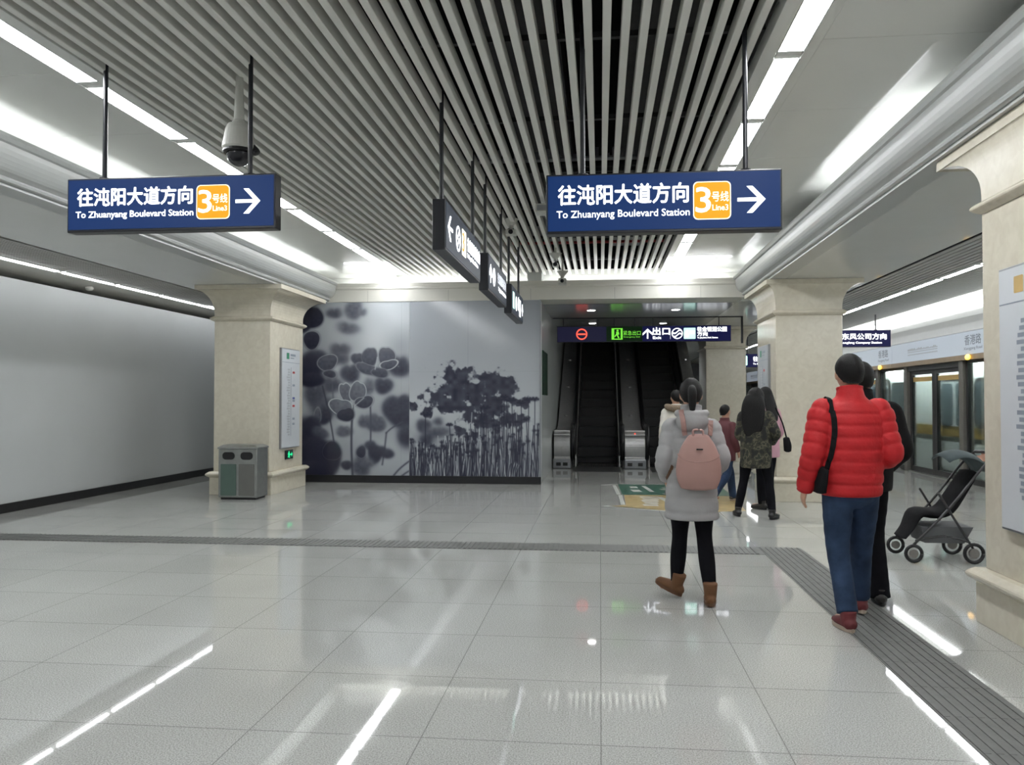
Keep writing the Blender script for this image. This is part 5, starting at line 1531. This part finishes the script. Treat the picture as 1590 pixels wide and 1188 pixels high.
# backpack
tr = bvh(co)
bp = thing('backpack', 'dusty pink backpack worn on the grey down coat', 'backpack', t.location, t.rotation_euler.z)
def pack_outline(z):
    return 0
mb = MB()
z0, z1 = 0.83, 1.205
y0 = -0.165 * s - 0.012
prof = [(0.125, 0.035), (0.150, 0.062), (0.158, 0.070), (0.152, 0.068), (0.138, 0.060), (0.112, 0.048), (0.070, 0.030)]
k = len(prof)
mb.tube([V((0.035, y0 - 0.040, z0 + (z1 - z0) * i / (k - 1))) for i in range(k)], prof, n=36, sub=5, dome=0.35)
body = skin_obj('pack_body', remesh(mb, 0.008, 3), M['pinkbag'], bp)
mb = MB(); mb.tube([V((0.0, y0 - 0.06, z1 - 0.01)), V((0.0, y0 - 0.055, z1 + 0.035)), V((0.06, y0 - 0.055, z1 + 0.035)), V((0.065, y0 - 0.06, z1 - 0.01))], [0.008] * 4, n=10); mb.build('handle', M['pinkbag'], bp, smooth=True)
mb = MB(); mb.tube([V((0.035 + 0.145 * math.cos(a), y0 - 0.04 - 0.068 * abs(math.sin(a)) * 0.97 - 0.002, 1.075 - 0.055 * abs(math.sin(a)))) for a in [PI + PI * i / 12 for i in range(13)]], [0.0028] * 13, n=8, sub=2, ref=(0, 0, 1)); mb.build('zip', M['pinkbag'], bp, smooth=True)
mb = MB(); mb.box(0.015, 0.06, y0 - 0.118, y0 - 0.104, 1.105, 1.115); mb.build('badge', M['blackshoe'], bp, bevel=0.002)
for sgn in (-1, 1):
    P, N = [], []
    for i in range(9):
        h, n_, q, d = tr.ray_cast(V((0.035 + sgn * (0.085 + 0.03 * i / 8), -1, (1.20 + 0.20 * i / 8))), V((0, 1, 0)))
        if h is not None: P.append(h + n_ * 0.004); N.append(n_)
    if len(P) > 2: ribbon(P, N, 0.035, 0.008).build('strap', M['pinkbag'], bp)
    P, N = [], []
    for i in range(10):
        ex = 0.155 + 0.04 * i / 9
        h, n_, q, d = tr.ray_cast(V((0.02 + sgn * ex, -1, 0.98 - 0.10 * i / 9)), V((0, 1, 0)))
        if h is not None: P.append(h + n_ * 0.004); N.append(n_)
    if len(P) > 2: ribbon(P, N, 0.022, 0.004).build('strap', M['bootsole'], bp)

# --- person in camouflage jacket
cam_prof = [(0.66, 0.195, 0.160), (0.70, 0.205, 0.168), (0.9, 0.205, 0.17), (1.1, 0.200, 0.165), (1.25, 0.195, 0.155), (1.35, 0.175, 0.14), (1.41, 0.14, 0.11), (1.45, 0.095, 0.09), (1.52, 0.088, 0.088, 0.01)]
person('person in camouflage jacket and black leggings standing with feet apart', (1.93, 10.6, 0), math.radians(-14), 1.60,
    [((-0.10, 0, 0.90), (-0.16, 0.02, 0.49), (-0.235, -0.02, 0.10), (-0.35, 1)), ((0.10, 0, 0.90), (0.16, 0.0, 0.49), (0.215, -0.18, 0.10), (0.35, 1))],
    [((-0.165, 0, 1.35), (-0.22, 0.0, 1.10), (-0.15, 0.20, 1.0)), ((0.165, 0, 1.35), (0.265, -0.04, 1.12), (0.20, 0.17, 0.98))],
    dict(name='camouflage_jacket', mat=M['camo'], prof=cam_prof), dict(mat=M['blackleg'], r=(0.092, 0.085, 0.060, 0.060, 0.046), end=0.0), dict(mat=M['blackshoe'], sole=M['rubber'], high=0.03), hair='wide', vox=0.011)
# small black bag on her hip
o = V((2.30, 10.55, 0.86))
bag2 = thing('shoulder_bag', 'small black bag at the hip of the camouflage jacket', 'bag', o)
MB(o).tube([(2.27, 10.47, 0.99), (2.285, 10.47, 0.90), (2.285, 10.47, 0.83)], [(0.035, 0.07), (0.045, 0.09), (0.04, 0.085)], n=18, dome=0.3).build('pouch', M['blackcoat'], bag2, smooth=True)
MB(o).tube([(2.27, 10.45, 0.99), (2.21, 10.40, 1.18), (2.13, 10.40, 1.36)], [0.009] * 3, n=8).build('strap', M['blackcoat'], bag2, smooth=True)

# --- person in pink behind camouflage
pk_prof = [(0.74, 0.20, 0.155), (0.78, 0.21, 0.16), (1.0, 0.205, 0.155), (1.2, 0.21, 0.155), (1.33, 0.205, 0.145), (1.41, 0.14, 0.11), (1.45, 0.09, 0.09), (1.5, 0.085, 0.085)]
STAND = [((-0.085, 0, 0.90), (-0.085, 0.02, 0.49), (-0.09, 0.0, 0.10), (-0.1, 1)), ((0.085, 0, 0.90), (0.085, 0.02, 0.49), (0.09, 0.04, 0.10), (0.1, 1))]
ARMS = [((-0.19, 0, 1.36), (-0.25, -0.02, 1.10), (-0.22, 0.10, 0.90)), ((0.19, 0, 1.36), (0.25, -0.02, 1.10), (0.22, 0.10, 0.90))]
person('person in pink coat mostly hidden behind the camouflage jacket', (2.20, 11.35, 0), math.radians(35), 1.62, STAND, ARMS,
    dict(name='pink_coat', mat=M['pinkcoat'], prof=pk_prof, quilt=0.02, band=0.1), dict(mat=M['blackleg'], r=(0.092, 0.085, 0.062, 0.062, 0.05), end=-0.02), dict(mat=M['blackshoe'], sole=M['rubber'], high=0.03), hair='long', vox=0.012)

# --- person in dark red and jeans striding, behind the grey coat
person('person in dark red top and jeans striding behind the grey down coat', (1.77, 12.1, 0), math.radians(-50), 1.38,
    [((-0.085, 0, 0.90), (-0.08, 0.22, 0.52), (-0.08, 0.30, 0.10), (0, 1)), ((0.085, 0, 0.90), (0.085, -0.05, 0.50), (0.09, -0.42, 0.16), (0, 1, 0.5))],
    ARMS, dict(name='jacket', mat=M['redcloth'], prof=pk_prof), dict(mat=M['jeans'], r=(0.10, 0.092, 0.075, 0.07, 0.066), end=-0.04), dict(mat=M['browns'], sole=M['sole'], high=0.02), hair='short', vox=0.012)

# --- person in cream coat with fur collar, behind the grey coat
cr_prof = [(0.78, 0.21, 0.165), (0.82, 0.22, 0.17), (1.0, 0.215, 0.165), (1.2, 0.215, 0.16), (1.33, 0.205, 0.145), (1.41, 0.14, 0.11), (1.45, 0.09, 0.09), (1.5, 0.085, 0.085)]
t, co, hc, s = person('person in cream coat with brown fur collar, mostly behind the grey coat', (1.16, 12.9, 0), math.radians(20), 1.60, STAND, ARMS,
    dict(name='cream_coat', mat=M['creamcoat'], prof=cr_prof, quilt=0.05, band=0.11), dict(mat=M['blackleg'], r=(0.092, 0.085, 0.062, 0.062, 0.05), end=-0.02), dict(mat=M['blackshoe'], sole=M['rubber'], high=0.03), hair='short', vox=0.012)
mb = MB(); mb.tube([V((0.13, 0.06, 1.36)), V((0.16, -0.06, 1.35)), V((0.09, -0.15, 1.33)), V((-0.09, -0.15, 1.33)), V((-0.16, -0.06, 1.35)), V((-0.13, 0.06, 1.36))], [0.04, 0.05, 0.055, 0.055, 0.05, 0.04], n=14, ref=(0, 0, 1))
mb.build('fur_collar', M['fur'], t, smooth=True)

# --- person in pink behind the near pillar, pushing a pushchair
ln_prof = [(0.44, 0.225, 0.19), (0.48, 0.235, 0.20), (0.8, 0.215, 0.18), (1.05, 0.195, 0.16), (1.2, 0.195, 0.155), (1.33, 0.175, 0.135), (1.41, 0.13, 0.11), (1.45, 0.09, 0.09), (1.5, 0.085, 0.085)]
person('person in pink coat behind the near pillar, hand on the pushchair', (3.86, 7.98, 0), math.radians(90), 1.60,
    [((-0.085, 0, 0.90), (-0.08, 0.17, 0.50), (-0.08, 0.20, 0.10), (0, 1)), ((0.085, 0, 0.90), (0.085, -0.03, 0.49), (0.09, -0.20, 0.10), (0, 1))],
    [((-0.165, 0, 1.35), (-0.21, 0.02, 1.09), (-0.16, 0.285, 1.005)), ((0.165, 0, 1.35), (0.21, 0.02, 1.09), (0.16, 0.285, 1.005))],
    dict(name='pink_coat', mat=M['pinkcoat'], prof=ln_prof, cuff=0.2), dict(mat=M['blackleg'], r=(0.092, 0.085, 0.064, 0.062, 0.05), end=-0.02), dict(mat=M['blackshoe'], sole=M['rubber'], high=0.03), hair='long', vox=0.009)
o = V((3.05, 7.98, 0))
pc = thing('pushchair', 'dark pushchair on the platform floor in front of the person in pink', 'pushchair', o)
YC = 7.98
for sy in (-0.22, 0.22):
    mb = MB(o)
    y = YC + sy
    mb.tube([(3.50, y, 0.97), (3.38, y, 0.86), (3.10, y, 0.50), (2.78, y, 0.16)], [0.012] * 4, n=10)
    mb.tube([(3.00, y, 0.62), (3.14, y, 0.38), (3.29, y, 0.13)], [0.011] * 3, n=10)
    mb.tube([(2.80, y, 0.20), (3.05, y, 0.24), (3.26, y, 0.19)], [0.010] * 3, n=10)
    mb.build('frame_tube', M['frame'], pc, smooth=True)
mb = MB(o); mb.tube([(3.50, YC - 0.22, 0.97), (3.515, YC - 0.1, 0.975), (3.515, YC + 0.1, 0.975), (3.50, YC + 0.22, 0.97)], [0.016] * 4, n=10, ref=(0, 0, 1)); mb.build('handle_bar', M['rubber'], pc, smooth=True)
mb = MB(o); mb.tube([(3.35, YC, 0.80), (3.24, YC, 0.62), (3.13, YC, 0.46), (3.02, YC, 0.42), (2.88, YC, 0.42), (2.80, YC, 0.28), (2.74, YC, 0.20)], [(0.19, 0.03), (0.20, 0.04), (0.20, 0.045), (0.20, 0.045), (0.19, 0.04), (0.16, 0.022), (0.15, 0.018)], n=22, ref=(0, 1, 0))
mb.build('seat', M['blackcoat'], pc, smooth=True)
mb = MB(o)
n_ = 10; vs = []; fs = []
for i in range(n_ + 1):
    a_ = math.radians(20 + 105 * i / n_)
    for j in range(9):
        w_ = -1 + 2 * j / 8
        rr = 0.30 - 0.03 * abs(w_) ** 3
        vs.append((3.24 + rr * math.cos(a_) * 0.9, YC + 0.205 * w_, 0.70 + rr * math.sin(a_) * (1 - 0.10 * w_ * w_)))
for i in range(n_):
    for j in range(8):
        fs.append((i * 9 + j, i * 9 + j + 1, (i + 1) * 9 + j + 1, (i + 1) * 9 + j))
mb.add(vs, fs); cn = mb.build('canopy', mat('teal_grey_cloth', (0.055, 0.075, 0.080), 0.8, var=0.1), pc, smooth=True)
sd = cn.modifiers.new('solid', 'SOLIDIFY'); sd.thickness = 0.008
MB(o).rings([(2.90, 3.24, YC - 0.16, YC + 0.16, 0.17), (2.86, 3.30, YC - 0.20, YC + 0.20, 0.32)]).build('basket', mat('grey_basket_cloth', (0.12, 0.125, 0.13), 0.8), pc)
for xx, zz in ((2.78, 0.085), (3.29, 0.095)):
    for sy in (-0.23, 0.23):
        mb = MB(o); r_ = zz - 0.016
        mb.tube([(xx + r_ * math.cos(q), YC + sy, zz + r_ * math.sin(q)) for q in [2 * PI * i / 20 for i in range(21)]], [0.016] * 21, n=10, sub=1, ref=(0, 1, 0), dome=0)
        wh = mb.build('wheel', M['rubber'], pc, smooth=True)
        mb = MB(o); mb.tube([(xx, YC + sy - 0.012, zz), (xx, YC + sy + 0.012, zz)], [r_ * 0.55] * 2, n=16, sub=1, dome=0); mb.build('hub', M['greyframe'], wh)
